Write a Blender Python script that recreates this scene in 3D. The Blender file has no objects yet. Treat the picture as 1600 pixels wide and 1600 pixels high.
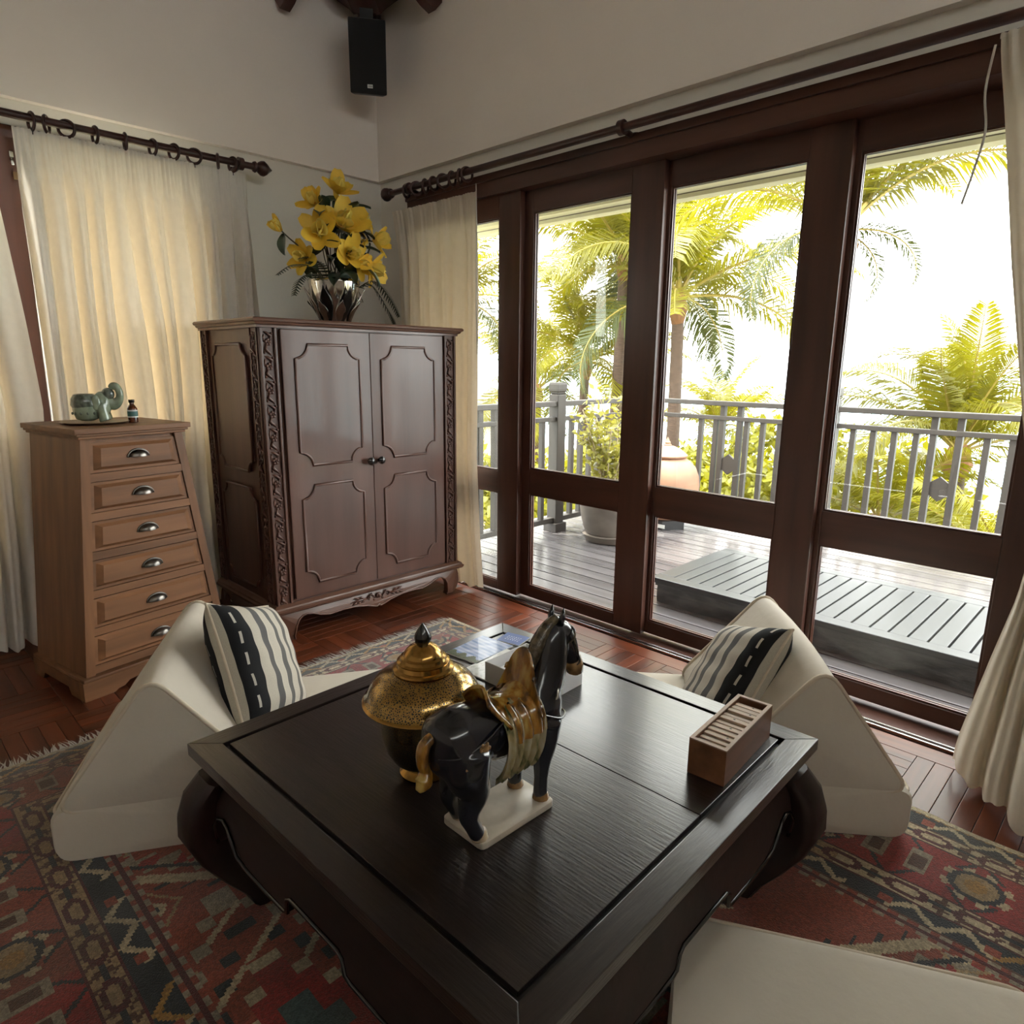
import bpy, bmesh, math, random
import numpy as np
from mathutils import Vector, Matrix, Euler
R = math.radians
random.seed(7)
S = bpy.context.scene
COL = S.collection

# ------------------------------------------------------------------ camera, world, sun, exposure
def setup_camera():
    yaw, pit, rol, fpx = R(44.582), R(12.405), R(0.568), 1049.32
    f = Vector((-math.sin(yaw)*math.cos(pit), math.cos(yaw)*math.cos(pit), -math.sin(pit)))
    r = Vector((math.cos(yaw), math.sin(yaw), 0)); u = r.cross(f)
    r2 = math.cos(rol)*r + math.sin(rol)*u; u2 = -math.sin(rol)*r + math.cos(rol)*u
    cam = bpy.data.cameras.new('camera'); o = bpy.data.objects.new('camera', cam); COL.objects.link(o)
    o.matrix_world = Matrix(((r2.x, u2.x, -f.x, 0), (r2.y, u2.y, -f.y, 0), (r2.z, u2.z, -f.z, 1.3), (0, 0, 0, 1)))
    cam.sensor_width = 36; cam.sensor_fit = 'HORIZONTAL'; cam.lens = fpx/1600*36; cam.clip_start = .02; cam.clip_end = 3000
    S.camera = o
setup_camera()
S.view_settings.view_transform = 'Standard'; S.view_settings.look = 'None'
S.view_settings.gamma = 1; S.view_settings.use_curve_mapping = False
S.view_settings.exposure = 0.75
W = bpy.data.worlds.new('sky'); S.world = W; W.use_nodes = True
bg = W.node_tree.nodes['Background']; bg.inputs[0].default_value = (1.0, .985, .97, 1); bg.inputs[1].default_value = 6.5
sl = bpy.data.lights.new('sun', 'SUN'); sl.energy = 7.0; sl.angle = R(0.6); sl.color = (1, .93, .8)
so = bpy.data.objects.new('sun', sl); COL.objects.link(so)
so.rotation_euler = Vector((.30, .17, -.94)).to_track_quat('-Z', 'Y').to_euler(); so.location = (-4, 0, 12)

# ------------------------------------------------------------------ materials
def nt(name):
    m = bpy.data.materials.new(name); m.use_nodes = True
    return m, m.node_tree.nodes, m.node_tree.links, m.node_tree.nodes['Principled BSDF']
def mat(name, col, rough=.5, metal=0, coat=0, var=.12, scale=8, stretch=(1, 1, 1), bump=.0, bscale=None, rnd=0., spec=.5, sheen=0, trans=0, tcol=None, coatr=.08, detail=4):
    m, N, L, b = nt(name)
    b.inputs['Roughness'].default_value = rough; b.inputs['Metallic'].default_value = metal
    b.inputs['Coat Weight'].default_value = coat; b.inputs['Coat Roughness'].default_value = coatr
    b.inputs['Specular IOR Level'].default_value = spec; b.inputs['Sheen Weight'].default_value = sheen
    tc = N.new('ShaderNodeTexCoord'); mp = N.new('ShaderNodeMapping'); mp.inputs['Scale'].default_value = stretch
    L.new(tc.outputs['Object'], mp.inputs[0])
    src = mp.outputs[0]
    if rnd:
        oi = N.new('ShaderNodeObjectInfo'); ad = N.new('ShaderNodeVectorMath'); ad.operation = 'ADD'
        sc = N.new('ShaderNodeMath'); sc.operation = 'MULTIPLY'; sc.inputs[1].default_value = 37
        L.new(oi.outputs['Random'], sc.inputs[0]); L.new(src, ad.inputs[0]); L.new(sc.outputs[0], ad.inputs[1]); src = ad.outputs[0]
    no = N.new('ShaderNodeTexNoise'); no.inputs['Scale'].default_value = scale; no.inputs['Detail'].default_value = detail
    L.new(src, no.inputs['Vector'])
    mx = N.new('ShaderNodeValToRGB')
    c = np.array(col)
    mx.color_ramp.elements[0].position = .3; mx.color_ramp.elements[1].position = .7
    mx.color_ramp.elements[0].color = (*np.clip(c*(1-var), 0, 1), 1); mx.color_ramp.elements[1].color = (*np.clip(c*(1+var), 0, 1), 1)
    L.new(no.outputs[0], mx.inputs[0]); out = mx.outputs[0]
    if rnd:
        hs = N.new('ShaderNodeHueSaturation'); mr = N.new('ShaderNodeMapRange')
        mr.inputs['To Min'].default_value = 1-rnd; mr.inputs['To Max'].default_value = 1+rnd
        L.new(oi.outputs['Random'], mr.inputs[0]); L.new(mr.outputs[0], hs.inputs['Value']); L.new(out, hs.inputs['Color']); out = hs.outputs[0]
    L.new(out, b.inputs['Base Color'])
    if bump:
        n2 = N.new('ShaderNodeTexNoise'); n2.inputs['Scale'].default_value = bscale or scale*3; n2.inputs['Detail'].default_value = 5
        L.new(src, n2.inputs['Vector'])
        bp = N.new('ShaderNodeBump'); bp.inputs['Strength'].default_value = bump; bp.inputs['Distance'].default_value = .01
        L.new(n2.outputs[0], bp.inputs['Height']); L.new(bp.outputs[0], b.inputs['Normal'])
    if trans:
        tr = N.new('ShaderNodeBsdfTranslucent'); tr.inputs[0].default_value = (*(tcol or col), 1)
        ms = N.new('ShaderNodeMixShader'); ms.inputs[0].default_value = trans
        L.new(b.outputs[0], ms.inputs[1]); L.new(tr.outputs[0], ms.inputs[2]); L.new(ms.outputs[0], N['Material Output'].inputs[0])
    return m
def glass_mat():
    m, N, L, b = nt('window_glass'); N.remove(b)
    t = N.new('ShaderNodeBsdfTransparent'); t.inputs[0].default_value = (.96, .98, .97, 1)
    g = N.new('ShaderNodeBsdfGlossy'); g.inputs['Roughness'].default_value = .0
    lw = N.new('ShaderNodeLayerWeight'); pw = N.new('ShaderNodeMath'); pw.operation = 'POWER'; pw.inputs[1].default_value = 5; L.new(lw.outputs['Facing'], pw.inputs[0])
    fr = N.new('ShaderNodeMath'); fr.operation = 'MULTIPLY_ADD'; fr.inputs[1].default_value = .9; fr.inputs[2].default_value = .025; L.new(pw.outputs[0], fr.inputs[0])
    ms = N.new('ShaderNodeMixShader'); L.new(fr.outputs[0], ms.inputs[0]); L.new(t.outputs[0], ms.inputs[1]); L.new(g.outputs[0], ms.inputs[2])
    L.new(ms.outputs[0], N['Material Output'].inputs[0]); return m
def attr_mat(name, rough=.9, bump=0, bscale=400, coat=0, sheen=0, noise=.25):
    m, N, L, b = nt(name); b.inputs['Roughness'].default_value = rough; b.inputs['Coat Weight'].default_value = coat
    b.inputs['Sheen Weight'].default_value = sheen; b.inputs['Specular IOR Level'].default_value = .3
    a = N.new('ShaderNodeAttribute'); a.attribute_name = 'print'
    tc = N.new('ShaderNodeTexCoord'); no = N.new('ShaderNodeTexNoise'); no.inputs['Scale'].default_value = bscale; no.inputs['Detail'].default_value = 6
    L.new(tc.outputs['Object'], no.inputs['Vector'])
    hs = N.new('ShaderNodeHueSaturation'); mr = N.new('ShaderNodeMapRange'); mr.inputs['From Min'].default_value = .25; mr.inputs['From Max'].default_value = .75
    mr.inputs['To Min'].default_value = 1-noise; mr.inputs['To Max'].default_value = 1+noise
    L.new(no.outputs[0], mr.inputs[0]); L.new(mr.outputs[0], hs.inputs['Value']); L.new(a.outputs['Color'], hs.inputs['Color']); L.new(hs.outputs[0], b.inputs['Base Color'])
    if bump:
        bp = N.new('ShaderNodeBump'); bp.inputs['Strength'].default_value = bump; bp.inputs['Distance'].default_value = .004
        L.new(no.outputs[0], bp.inputs['Height']); L.new(bp.outputs[0], b.inputs['Normal'])
    return m
M = {}
def wood(key, col, rough=.4, coat=0, axis=2, var=.3, rnd=0, bump=.05, scale=14, spec=.5, coatr=.08):
    st = [1, 1, 1]; st[axis] = .09
    M[key] = mat(key, col, rough, coat=coat, var=var, scale=scale, stretch=st, bump=bump, rnd=rnd, detail=7, spec=spec, coatr=coatr)
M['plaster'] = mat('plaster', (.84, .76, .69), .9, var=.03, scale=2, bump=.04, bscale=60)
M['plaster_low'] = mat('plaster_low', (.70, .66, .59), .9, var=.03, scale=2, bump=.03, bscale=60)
wood('door_wood_v', (.078, .031, .021), .32, axis=2, var=.35)
wood('door_wood_h', (.078, .031, .021), .32, axis=0, var=.35)
wood('jamb_wood', (.075, .024, .013), .35, axis=2, var=.3)
wood('roof_wood', (.05, .016, .012), .5, axis=0, var=.3)
wood('ceil_wood', (.74, .69, .62), .6, axis=0, var=.2)
wood('parquet_x', (.115, .028, .011), .34, coat=.12, coatr=.1, spec=.3, axis=0, var=.4, rnd=.3, scale=18, bump=.02)
wood('parquet_y', (.115, .028, .011), .34, coat=.12, coatr=.1, spec=.3, axis=1, var=.4, rnd=.3, scale=18, bump=.02)
M['subfloor'] = mat('subfloor', (.06, .018, .01), .4, var=.2)
wood('deck_wood', (.105, .097, .100), .22, axis=0, var=.25, rnd=.12, scale=12, bump=.1)
wood('rail_wood', (.048, .042, .038), .6, axis=2, var=.15, scale=12)
wood('daybed_wood', (.036, .039, .042), .34, axis=1, var=.15, scale=12, rnd=.05)
M['daybed_skirt'] = mat('daybed_skirt', (.075, .078, .08), .45, var=.45, scale=9, stretch=(1, 1, 2.5), bump=.5, bscale=22)
wood('armoire_wood', (.105, .047, .033), .36, axis=2, var=.22, scale=10, coat=.15)
wood('armoire_wood_h', (.135, .062, .040), .34, axis=1, var=.22, scale=10, coat=.15)
wood('carved_wood', (.10, .043, .03), .33, axis=2, var=.25, scale=16)
wood('chest_wood', (.20, .088, .037), .5, axis=1, var=.35, scale=16, rnd=.08)
wood('chest_wood_v', (.20, .088, .037), .5, axis=2, var=.35, scale=16)
wood('table_wood', (.016, .010, .009), .30, coat=.7, coatr=.2, axis=0, var=.45, scale=70, bump=.12, spec=.45)
wood('table_wood_y', (.016, .010, .009), .30, coat=.7, coatr=.2, axis=1, var=.45, scale=70, bump=.12, spec=.45)
wood('table_base', (.017, .006, .005), .42, axis=0, var=.4, scale=16, spec=.4)
M['groove'] = mat('groove', (.004, .003, .003), .6, var=.1)
wood('box_wood', (.20, .088, .045), .42, axis=1, var=.4, scale=20)
wood('box_rim', (.46, .34, .26), .55, axis=1, var=.15, scale=20)
wood('bamboo', (.46, .345, .25), .5, axis=0, var=.25, rnd=.1, scale=30)
wood('bamboo_dark', (.33, .235, .16), .5, axis=0, var=.25, rnd=.1, scale=30)
M['rod_wood'] = mat('rod_wood', (.045, .016, .013), .32, var=.3, scale=12)
M['brass_dark'] = mat('brass_dark', (.16, .10, .05), .35, metal=.8)
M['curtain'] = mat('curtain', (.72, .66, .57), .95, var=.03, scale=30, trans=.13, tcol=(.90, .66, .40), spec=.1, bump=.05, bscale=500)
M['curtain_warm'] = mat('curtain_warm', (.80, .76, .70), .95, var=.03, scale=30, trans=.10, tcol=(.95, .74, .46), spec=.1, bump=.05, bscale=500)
M['cushion'] = mat('cushion', (.66, .60, .51), .93, var=.03, scale=8, bump=.12, bscale=30, spec=.15, sheen=.1)
M['piping'] = mat('piping', (.66, .57, .45), .9, var=.04, scale=30)
M['black_plastic'] = mat('black_plastic', (.008, .008, .009), .5, var=.1)
M['grille'] = mat('grille', (.006, .006, .008), .8, var=.3, scale=400, bump=.5, bscale=800)
M['white_print'] = mat('white_print', (.75, .75, .72), .5, var=.02)
M['dark_print'] = mat('dark_print', (.05, .05, .05), .5, var=.02)
M['knob_black'] = mat('knob_black', (.008, .007, .007), .22, var=.1, coat=.5)
M['pewter'] = mat('pewter', (.17, .155, .14), .28, metal=1, var=.2, scale=20)
M['pewter_dark'] = mat('pewter_dark', (.03, .028, .026), .5, metal=.6, var=.2)
M['steel'] = mat('steel', (.5, .5, .5), .25, metal=1, var=.05)
M['paper'] = mat('paper', (.78, .78, .78), .6, var=.02)
M['card_white'] = mat('card_white', (.80, .80, .81), .55, var=.02)
M['card_in'] = mat('card_in', (.5, .47, .43), .7, var=.05)
M['gold'] = mat('gold', (.42, .24, .07), .2, metal=1, var=.2, scale=30)
M['horse_glaze'] = mat('horse_glaze', (.010, .011, .018), .2, var=.5, scale=9, coat=.6)
M['horse_tan'] = mat('horse_tan', (.30, .17, .07), .2, var=.5, scale=40, coat=.5)
M['horse_mane'] = mat('horse_mane', (.10, .075, .045), .2, var=.7, scale=60, coat=.5, bump=.4, bscale=120)
M['horse_cream'] = mat('horse_cream', (.55, .44, .30), .22, var=.25, scale=40, coat=.5)
M['slab_cream'] = mat('slab_cream', (.58, .51, .42), .35, var=.15, scale=20, coat=.2)
M['celadon'] = mat('celadon', (.26, .31, .22), .15, var=.3, scale=30, coat=.5)
M['celadon_dark'] = mat('celadon_dark', (.12, .14, .11), .2, var=.6, scale=60, coat=.5)
M['bottle_brown'] = mat('bottle_brown', (.10, .022, .006), .06, var=.3, scale=10, coat=.8)
M['label_green'] = mat('label_green', (.06, .15, .14), .5, var=.1)
M['plate_brown'] = mat('plate_brown', (.20, .13, .075), .35, var=.2)
M['silver'] = mat('silver', (.62, .60, .56), .12, metal=1, var=.3, scale=20)
M['silver_dark'] = mat('silver_dark', (.05, .048, .045), .15, metal=.9, var=.3, scale=20)
M['petal'] = mat('petal', (.80, .52, .06), .5, var=.18, scale=25, trans=.25, tcol=(.9, .62, .06))
M['petal_pale'] = mat('petal_pale', (.82, .66, .16), .5, var=.12, scale=25, trans=.25, tcol=(.9, .75, .2))
M['stamen'] = mat('stamen', (.55, .28, .03), .6)
M['leaf_dark'] = mat('leaf_dark', (.030, .048, .026), .35, var=.3, scale=20)
M['leaf_pale'] = mat('leaf_pale', (.20, .29, .22), .4, var=.2, scale=20)
M['stem'] = mat('stem', (.07, .055, .03), .5, var=.2)
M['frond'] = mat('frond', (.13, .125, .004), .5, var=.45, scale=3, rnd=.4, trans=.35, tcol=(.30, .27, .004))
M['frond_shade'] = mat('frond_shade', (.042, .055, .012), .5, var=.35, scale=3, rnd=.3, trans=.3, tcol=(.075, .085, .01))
M['rachis'] = mat('rachis', (.26, .20, .04), .5, var=.2)
M['trunk'] = mat('trunk', (.075, .048, .034), .85, var=.3, scale=8, stretch=(1, 1, 6), bump=.6, bscale=14)
M['trunk_fibre'] = mat('trunk_fibre', (.17, .08, .035), .9, var=.35, scale=20, bump=.5)
M['bush'] = mat('bush', (.17, .17, .006), .5, var=.5, scale=4, trans=.35, tcol=(.32, .29, .006))
M['shrub_leaf'] = mat('shrub_leaf', (.24, .23, .045), .45, var=.3, scale=14, trans=.35, tcol=(.36, .33, .05))
M['shrub_wood'] = mat('shrub_wood', (.4, .33, .22), .7, var=.2)
M['pot_grey'] = mat('pot_grey', (.13, .108, .092), .7, var=.3, scale=6, bump=.1)
M['terracotta'] = mat('terracotta', (.34, .19, .12), .7, var=.15, scale=7, bump=.1)
M['ground'] = mat('ground', (.22, .20, .12), .9, var=.4, scale=.6)
M['sea'] = mat('sea', (.35, .60, .68), .25, var=.1, scale=.02)
M['roof_tile'] = mat('roof_tile', (.30, .29, .29), .7, var=.2, scale=4)
M['house_wall'] = mat('house_wall', (.6, .55, .5), .8, var=.1)
M['soffit'] = mat('soffit', (.80, .78, .55), .6, var=.15, scale=10, stretch=(.1, 1, 1), rnd=.12)
M['fascia'] = mat('fascia', (.30, .25, .19), .6, var=.1, scale=10)
M['cord'] = mat('cord', (.6, .58, .52), .7, var=.1)
M['glass'] = glass_mat()
M['rug'] = attr_mat('rug_pile', .9, bump=.6, bscale=260, sheen=.45, noise=.35)
M['printed'] = attr_mat('printed_paper', .35, noise=.12, bscale=30, coat=.25)
M['stripe'] = attr_mat('striped_cotton', .85, bump=.1, bscale=300, noise=.08)
def gold_pattern():
    m, N, L, b = nt('gold_lattice'); b.inputs['Roughness'].default_value = .2; b.inputs['Coat Weight'].default_value = .5
    tc = N.new('ShaderNodeTexCoord'); vo = N.new('ShaderNodeTexVoronoi'); vo.feature = 'DISTANCE_TO_EDGE'; vo.inputs['Scale'].default_value = 210
    L.new(tc.outputs['Object'], vo.inputs['Vector'])
    sx = N.new('ShaderNodeSeparateXYZ'); L.new(tc.outputs['Object'], sx.inputs[0])
    cr = N.new('ShaderNodeMath'); cr.operation = 'LESS_THAN'; L.new(vo.outputs['Distance'], cr.inputs[0])
    mr = N.new('ShaderNodeMapRange'); mr.inputs['From Min'].default_value = .12; mr.inputs['From Max'].default_value = .20
    mr.inputs['To Min'].default_value = .05; mr.inputs['To Max'].default_value = .17; L.new(sx.outputs['Z'], mr.inputs[0]); L.new(mr.outputs[0], cr.inputs[1])
    mx = N.new('ShaderNodeMix'); mx.data_type = 'RGBA'; L.new(cr.outputs[0], mx.inputs[0])
    mx.inputs[6].default_value = (.012, .009, .006, 1); mx.inputs[7].default_value = (.42, .26, .075, 1)
    L.new(mx.outputs[2], b.inputs['Base Color']); L.new(cr.outputs[0], b.inputs['Metallic']); return m
M['gold_lattice'] = gold_pattern()
def glaze_mix(name, c1, c2, c3, scale=14):
    m, N, L, b = nt(name); b.inputs['Roughness'].default_value = .15; b.inputs['Coat Weight'].default_value = .5
    tc = N.new('ShaderNodeTexCoord'); no = N.new('ShaderNodeTexNoise'); no.inputs['Scale'].default_value = scale; no.inputs['Detail'].default_value = 3
    mp = N.new('ShaderNodeMapping'); mp.inputs['Scale'].default_value = (2, 2, .6)
    L.new(tc.outputs['Object'], mp.inputs[0]); L.new(mp.outputs[0], no.inputs['Vector']); r = N.new('ShaderNodeValToRGB'); L.new(no.outputs[0], r.inputs[0])
    r.color_ramp.elements[0].color = (*c1, 1); r.color_ramp.elements[0].position = .38; r.color_ramp.elements[1].color = (*c3, 1); r.color_ramp.elements[1].position = .66
    e = r.color_ramp.elements.new(.52); e.color = (*c2, 1); L.new(r.outputs[0], b.inputs['Base Color']); return m
M['blanket'] = glaze_mix('saddle_cloth_glaze', (.09, .12, .04), (.42, .34, .17), (.52, .47, .33), 26)
M['saddle'] = glaze_mix('saddle_glaze', (.10, .045, .008), (.34, .15, .02), (.50, .33, .08), 22)

# ------------------------------------------------------------------ mesh helpers
class MB:
    def __init__(s): s.v = []; s.f = []
    def add(s, vs, fs):
        b = len(s.v); s.v += [tuple(p) for p in vs]; s.f += [tuple(b+i for i in f) for f in fs]; return s
    def box(s, x0, x1, y0, y1, z0, z1):
        return s.add([(x0, y0, z0), (x1, y0, z0), (x1, y1, z0), (x0, y1, z0), (x0, y0, z1), (x1, y0, z1), (x1, y1, z1), (x0, y1, z1)],
                     [(0, 3, 2, 1), (4, 5, 6, 7), (0, 1, 5, 4), (1, 2, 6, 5), (2, 3, 7, 6), (3, 0, 4, 7)])
    def prism(s, pts, fn, a, b):
        n = len(pts); vs = [fn(p[0], p[1], a) for p in pts]+[fn(p[0], p[1], b) for p in pts]
        return s.add(vs, [tuple(range(n-1, -1, -1)), tuple(range(n, 2*n))]+[(i, (i+1) % n, n+(i+1) % n, n+i) for i in range(n)])
    def lathe(s, prof, n=32, c=(0, 0, 0), cap=True):
        vs = []; fs = []
        for r, z in prof:
            for k in range(n):
                a = 2*math.pi*k/n; vs.append((c[0]+r*math.cos(a), c[1]+r*math.sin(a), c[2]+z))
        for i in range(len(prof)-1):
            for k in range(n):
                fs.append((i*n+k, i*n+(k+1) % n, (i+1)*n+(k+1) % n, (i+1)*n+k))
        if cap: fs += [tuple(range(n-1, -1, -1)), tuple((len(prof)-1)*n+k for k in range(n))]
        return s.add(vs, fs)
    def tube(s, pts, rad, n=8, closed=False, cap=True, flat=1.0):
        pts = [Vector(p) for p in pts]; m = len(pts)
        if not hasattr(rad, '__len__'): rad = [rad]*m
        vs = []; fs = []; up = None
        for i, p in enumerate(pts):
            t = (pts[(i+1) % m]-pts[i-1]) if closed else (pts[min(i+1, m-1)]-pts[max(i-1, 0)])
            if t.length < 1e-9: t = Vector((0, 0, 1))
            t.normalize()
            if up is None:
                up = Vector((0, 0, 1)) if abs(t.z) < .9 else Vector((1, 0, 0))
            a = t.cross(up)
            if a.length < 1e-6: a = t.orthogonal()
            a.normalize(); up = a.cross(t).normalized()
            for k in range(n):
                q = 2*math.pi*k/n; vs.append(p+a*math.cos(q)*rad[i]+up*math.sin(q)*rad[i]*flat)
        for i in range(m if closed else m-1):
            j = (i+1) % m
            for k in range(n): fs.append((i*n+k, i*n+(k+1) % n, j*n+(k+1) % n, j*n+k))
        if cap and not closed: fs += [tuple(range(n-1, -1, -1)), tuple((m-1)*n+k for k in range(n))]
        return s.add(vs, fs)
    def ball(s, c, r, n=12, m=8):
        if not hasattr(r, '__len__'): r = (r, r, r)
        vs = [(c[0], c[1], c[2]-r[2])]; fs = []
        for i in range(1, m):
            a = -math.pi/2+math.pi*i/m
            for k in range(n):
                q = 2*math.pi*k/n; vs.append((c[0]+r[0]*math.cos(a)*math.cos(q), c[1]+r[1]*math.cos(a)*math.sin(q), c[2]+r[2]*math.sin(a)))
        vs.append((c[0], c[1], c[2]+r[2])); T = len(vs)-1
        for k in range(n):
            fs.append((0, 1+(k+1) % n, 1+k)); fs.append((T, T-n+k, T-n+(k+1) % n))
            for i in range(m-2): fs.append((1+i*n+k, 1+i*n+(k+1) % n, 1+(i+1)*n+(k+1) % n, 1+(i+1)*n+k))
        return s.add(vs, fs)
    def grid(s, fn, nu, nv, closeu=False):
        vs = [fn(i/(nu if closeu else nu), j/nv) for j in range(nv+1) for i in range(nu if closeu else nu+1)]
        w = nu if closeu else nu+1; fs = []
        for j in range(nv):
            for i in range(nu): fs.append((j*w+i, j*w+(i+1) % w, (j+1)*w+(i+1) % w, (j+1)*w+i))
        return s.add(vs, fs)
    def xf(s, mtx):
        s.v = [tuple(mtx @ Vector(p)) for p in s.v]; return s
    def mesh(s, name, m, smooth=False, bevel=0):
        me = bpy.data.meshes.new(name); me.from_pydata(s.v, [], s.f)
        if bevel:
            bm = bmesh.new(); bm.from_mesh(me)
            ed = [e for e in bm.edges if len(e.link_faces) == 2 and e.calc_face_angle(0) > .6]
            bmesh.ops.bevel(bm, geom=ed, offset=bevel, segments=2, affect='EDGES', profile=.6); bm.to_mesh(me); bm.free()
        if m: me.materials.append(M[m] if isinstance(m, str) else m)
        if smooth:
            me.polygons.foreach_set('use_smooth', [True]*len(me.polygons))
            if smooth is not True: me.set_sharp_from_angle(angle=R(smooth))
        me.update(); return me
def ob(name, me, parent=None, loc=(0, 0, 0), rot=(0, 0, 0), kind=None):
    o = bpy.data.objects.new(name, me); COL.objects.link(o); o.location = loc; o.rotation_euler = rot
    if parent: o.parent = parent
    if kind: o['kind'] = kind
    return o
def part(name, mb, m, parent=None, smooth=False, bevel=0, loc=(0, 0, 0), rot=(0, 0, 0), kind=None):
    return ob(name, mb.mesh(name, m, smooth, bevel), parent, loc, rot, kind)
def tag(o, label, cat, group=None):
    o['label'] = label; o['category'] = cat
    if group: o['group'] = group
    return o
def thing(name, label, cat, loc=(0, 0, 0), rz=0, group=None):
    o = bpy.data.objects.new(name, None); COL.objects.link(o); o.location = loc; o.rotation_euler = (0, 0, rz); o.empty_display_size = .05
    return tag(o, label, cat, group)
def struct(name, mb, m, parent=None, label=None, **k):
    o = part(name, mb, m, parent, **k)
    if not parent:
        o['kind'] = 'structure'
    if label: o['label'] = label
    return o
def remesh(mb, voxel, it=6):
    me = mb.mesh('tmp', None); o = bpy.data.objects.new('tmp', me); COL.objects.link(o)
    r = o.modifiers.new('r', 'REMESH'); r.mode = 'VOXEL'; r.voxel_size = voxel
    sm = o.modifiers.new('s', 'SMOOTH'); sm.iterations = it; sm.factor = .5
    dg = bpy.context.evaluated_depsgraph_get(); e = o.evaluated_get(dg); me2 = bpy.data.meshes.new_from_object(e)
    bpy.data.objects.remove(o); me2.polygons.foreach_set('use_smooth', [True]*len(me2.polygons)); return me2
def interp(x, xs, ys): return float(np.interp(x, xs, ys))
def smoothpath(pts, n=6):
    P = [Vector(p) for p in pts]; out = []
    for i in range(len(P)-1):
        p0 = P[max(i-1, 0)]; p1 = P[i]; p2 = P[i+1]; p3 = P[min(i+2, len(P)-1)]
        for k in range(n):
            t = k/n; out.append(.5*((2*p1)+(p2-p0)*t+(2*p0-5*p1+4*p2-p3)*t*t+(3*p1-p0-3*p2+p3)*t**3))
    out.append(P[-1]); return out
# ------------------------------------------------------------------ room shell
XL, YD, ZM = -3.74, 2.60, 2.385          # left wall, door wall, ledge height
XR, YB = 2.3, -2.6
def wall_y(name, x0, x1, y0, y1, z0, z1, holes, m):   # wall in the xz plane with rectangular holes (x0,x1,z0,z1)
    mb = MB(); xs = sorted({x0, x1, *[h[0] for h in holes], *[h[1] for h in holes]})
    for a, b in zip(xs[:-1], xs[1:]):
        hs = [h for h in holes if h[0] <= a and h[1] >= b]; z = z0
        for h in sorted(hs, key=lambda q: q[2]):
            if h[2] > z: mb.box(a, b, y0, y1, z, h[2])
            z = h[3]
        if z < z1: mb.box(a, b, y0, y1, z, z1)
    return mb
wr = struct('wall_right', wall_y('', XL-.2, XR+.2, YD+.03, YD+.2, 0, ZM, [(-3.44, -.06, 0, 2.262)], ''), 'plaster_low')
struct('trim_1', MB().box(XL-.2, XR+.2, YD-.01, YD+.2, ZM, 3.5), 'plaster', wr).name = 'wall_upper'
wlm = wall_y('', YB-.2, YD+.03, XL-.2, XL-.03, 0, ZM, [(-.95, 1.53, .93, 2.275)], '')
wlm.v = [(p[1], p[0], p[2]) for p in wlm.v]; wlm.f = [f[::-1] for f in wlm.f]
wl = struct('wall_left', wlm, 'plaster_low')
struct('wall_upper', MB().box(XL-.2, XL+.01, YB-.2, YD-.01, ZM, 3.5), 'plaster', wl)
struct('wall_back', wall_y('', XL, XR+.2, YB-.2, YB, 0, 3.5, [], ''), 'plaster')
m_ = wall_y('', YB, YD, XR, XR+.2, 0, 3.5, [(-2.2, 2.2, 2.90, 3.28)], ''); m_.v = [(p[1], p[0], p[2]) for p in m_.v]; m_.f = [f[::-1] for f in m_.f]  # high opening added in this unseen wall to brighten the upper walls
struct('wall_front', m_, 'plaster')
W2 = struct('added_window', MB().box(XR+.09, XR+.095, -2.2, 2.2, 2.90, 3.28), 'glass', label='added unseen high pane that brightens the upper walls')  # pane filling the added light opening, out of view
# hip ceiling
def ceiling():
    z0, k = 3.44, math.tan(R(30)); x0, x1, y0, y1 = XL-.1, XR+.1, YB-.1, YD+.1
    h = (y1-y0)/2; zc = z0+h*k; yc = (y0+y1)/2
    A, B, C, D = (x0, y0, z0), (x1, y0, z0), (x1, y1, z0), (x0, y1, z0); E, F = (x0+h, yc, zc), (x1-h, yc, zc)
    v = [A, B, C, D, E, F]; v2 = [(p[0], p[1], p[2]+.08) for p in v]
    fs = [(0, 4, 5, 1), (1, 5, 2), (2, 5, 4, 3), (3, 4, 0)]
    mb = MB(); mb.add(v+v2, fs+[tuple(i+6 for i in f[::-1]) for f in fs]+[(0, 1, 7, 6), (1, 2, 8, 7), (2, 3, 9, 8), (3, 0, 6, 9)])
    return struct('ceiling', mb, 'ceil_wood')
CE = ceiling()
def rafter(parent, o, d, w=.058, zb=3.105):
    d = Vector(d).normalized(); s = Vector((-d.y, d.x, 0)); k = .577
    pr = [(0, zb+.20), (0, zb+.05), (.045, zb), (.10, zb+.02), (1.3, zb+.02+1.2*k), (1.3, zb+.26+1.3*k)]
    part('rafter', MB().prism(pr, lambda a, z, t: tuple(Vector((o[0], o[1], z))+d*a+s*t), -w/2, w/2), 'roof_wood', parent)
for y in (2.0, .8, -.4): rafter(CE, (XL+.01, y), (1, 0, 0))
for x in (-3.135, -1.9, -.6): rafter(CE, (x, YD-.01), (0, -1, 0))
cb = [(-.075, 3.20), (.075, 3.20), (.10, 3.225), (.17, 3.27), (.26, 3.32), (.32, 3.40), (-.32, 3.40), (-.26, 3.32), (-.17, 3.27), (-.10, 3.225)]
dg = Vector((1, -1, 0)).normalized(); sd = Vector((1, 1, 0)).normalized(); cc = Vector((XL+.02, YD-.02, 0))
part('corner_brace', MB().prism(cb, lambda a, z, t: tuple(cc+dg*t+sd*a+Vector((0, 0, z))), .19, .36), 'roof_wood', CE)
hp = [(.0, 3.18), (.19, 3.19), (.3, 3.27), (1.6, 3.27+.53), (1.6, 3.27+.9), (0, 3.5)]
part('hip_rafter', MB().prism(hp, lambda a, z, t: tuple(cc+dg*a+sd*t+Vector((0, 0, z))), -.05, .05), 'roof_wood', CE)
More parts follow.
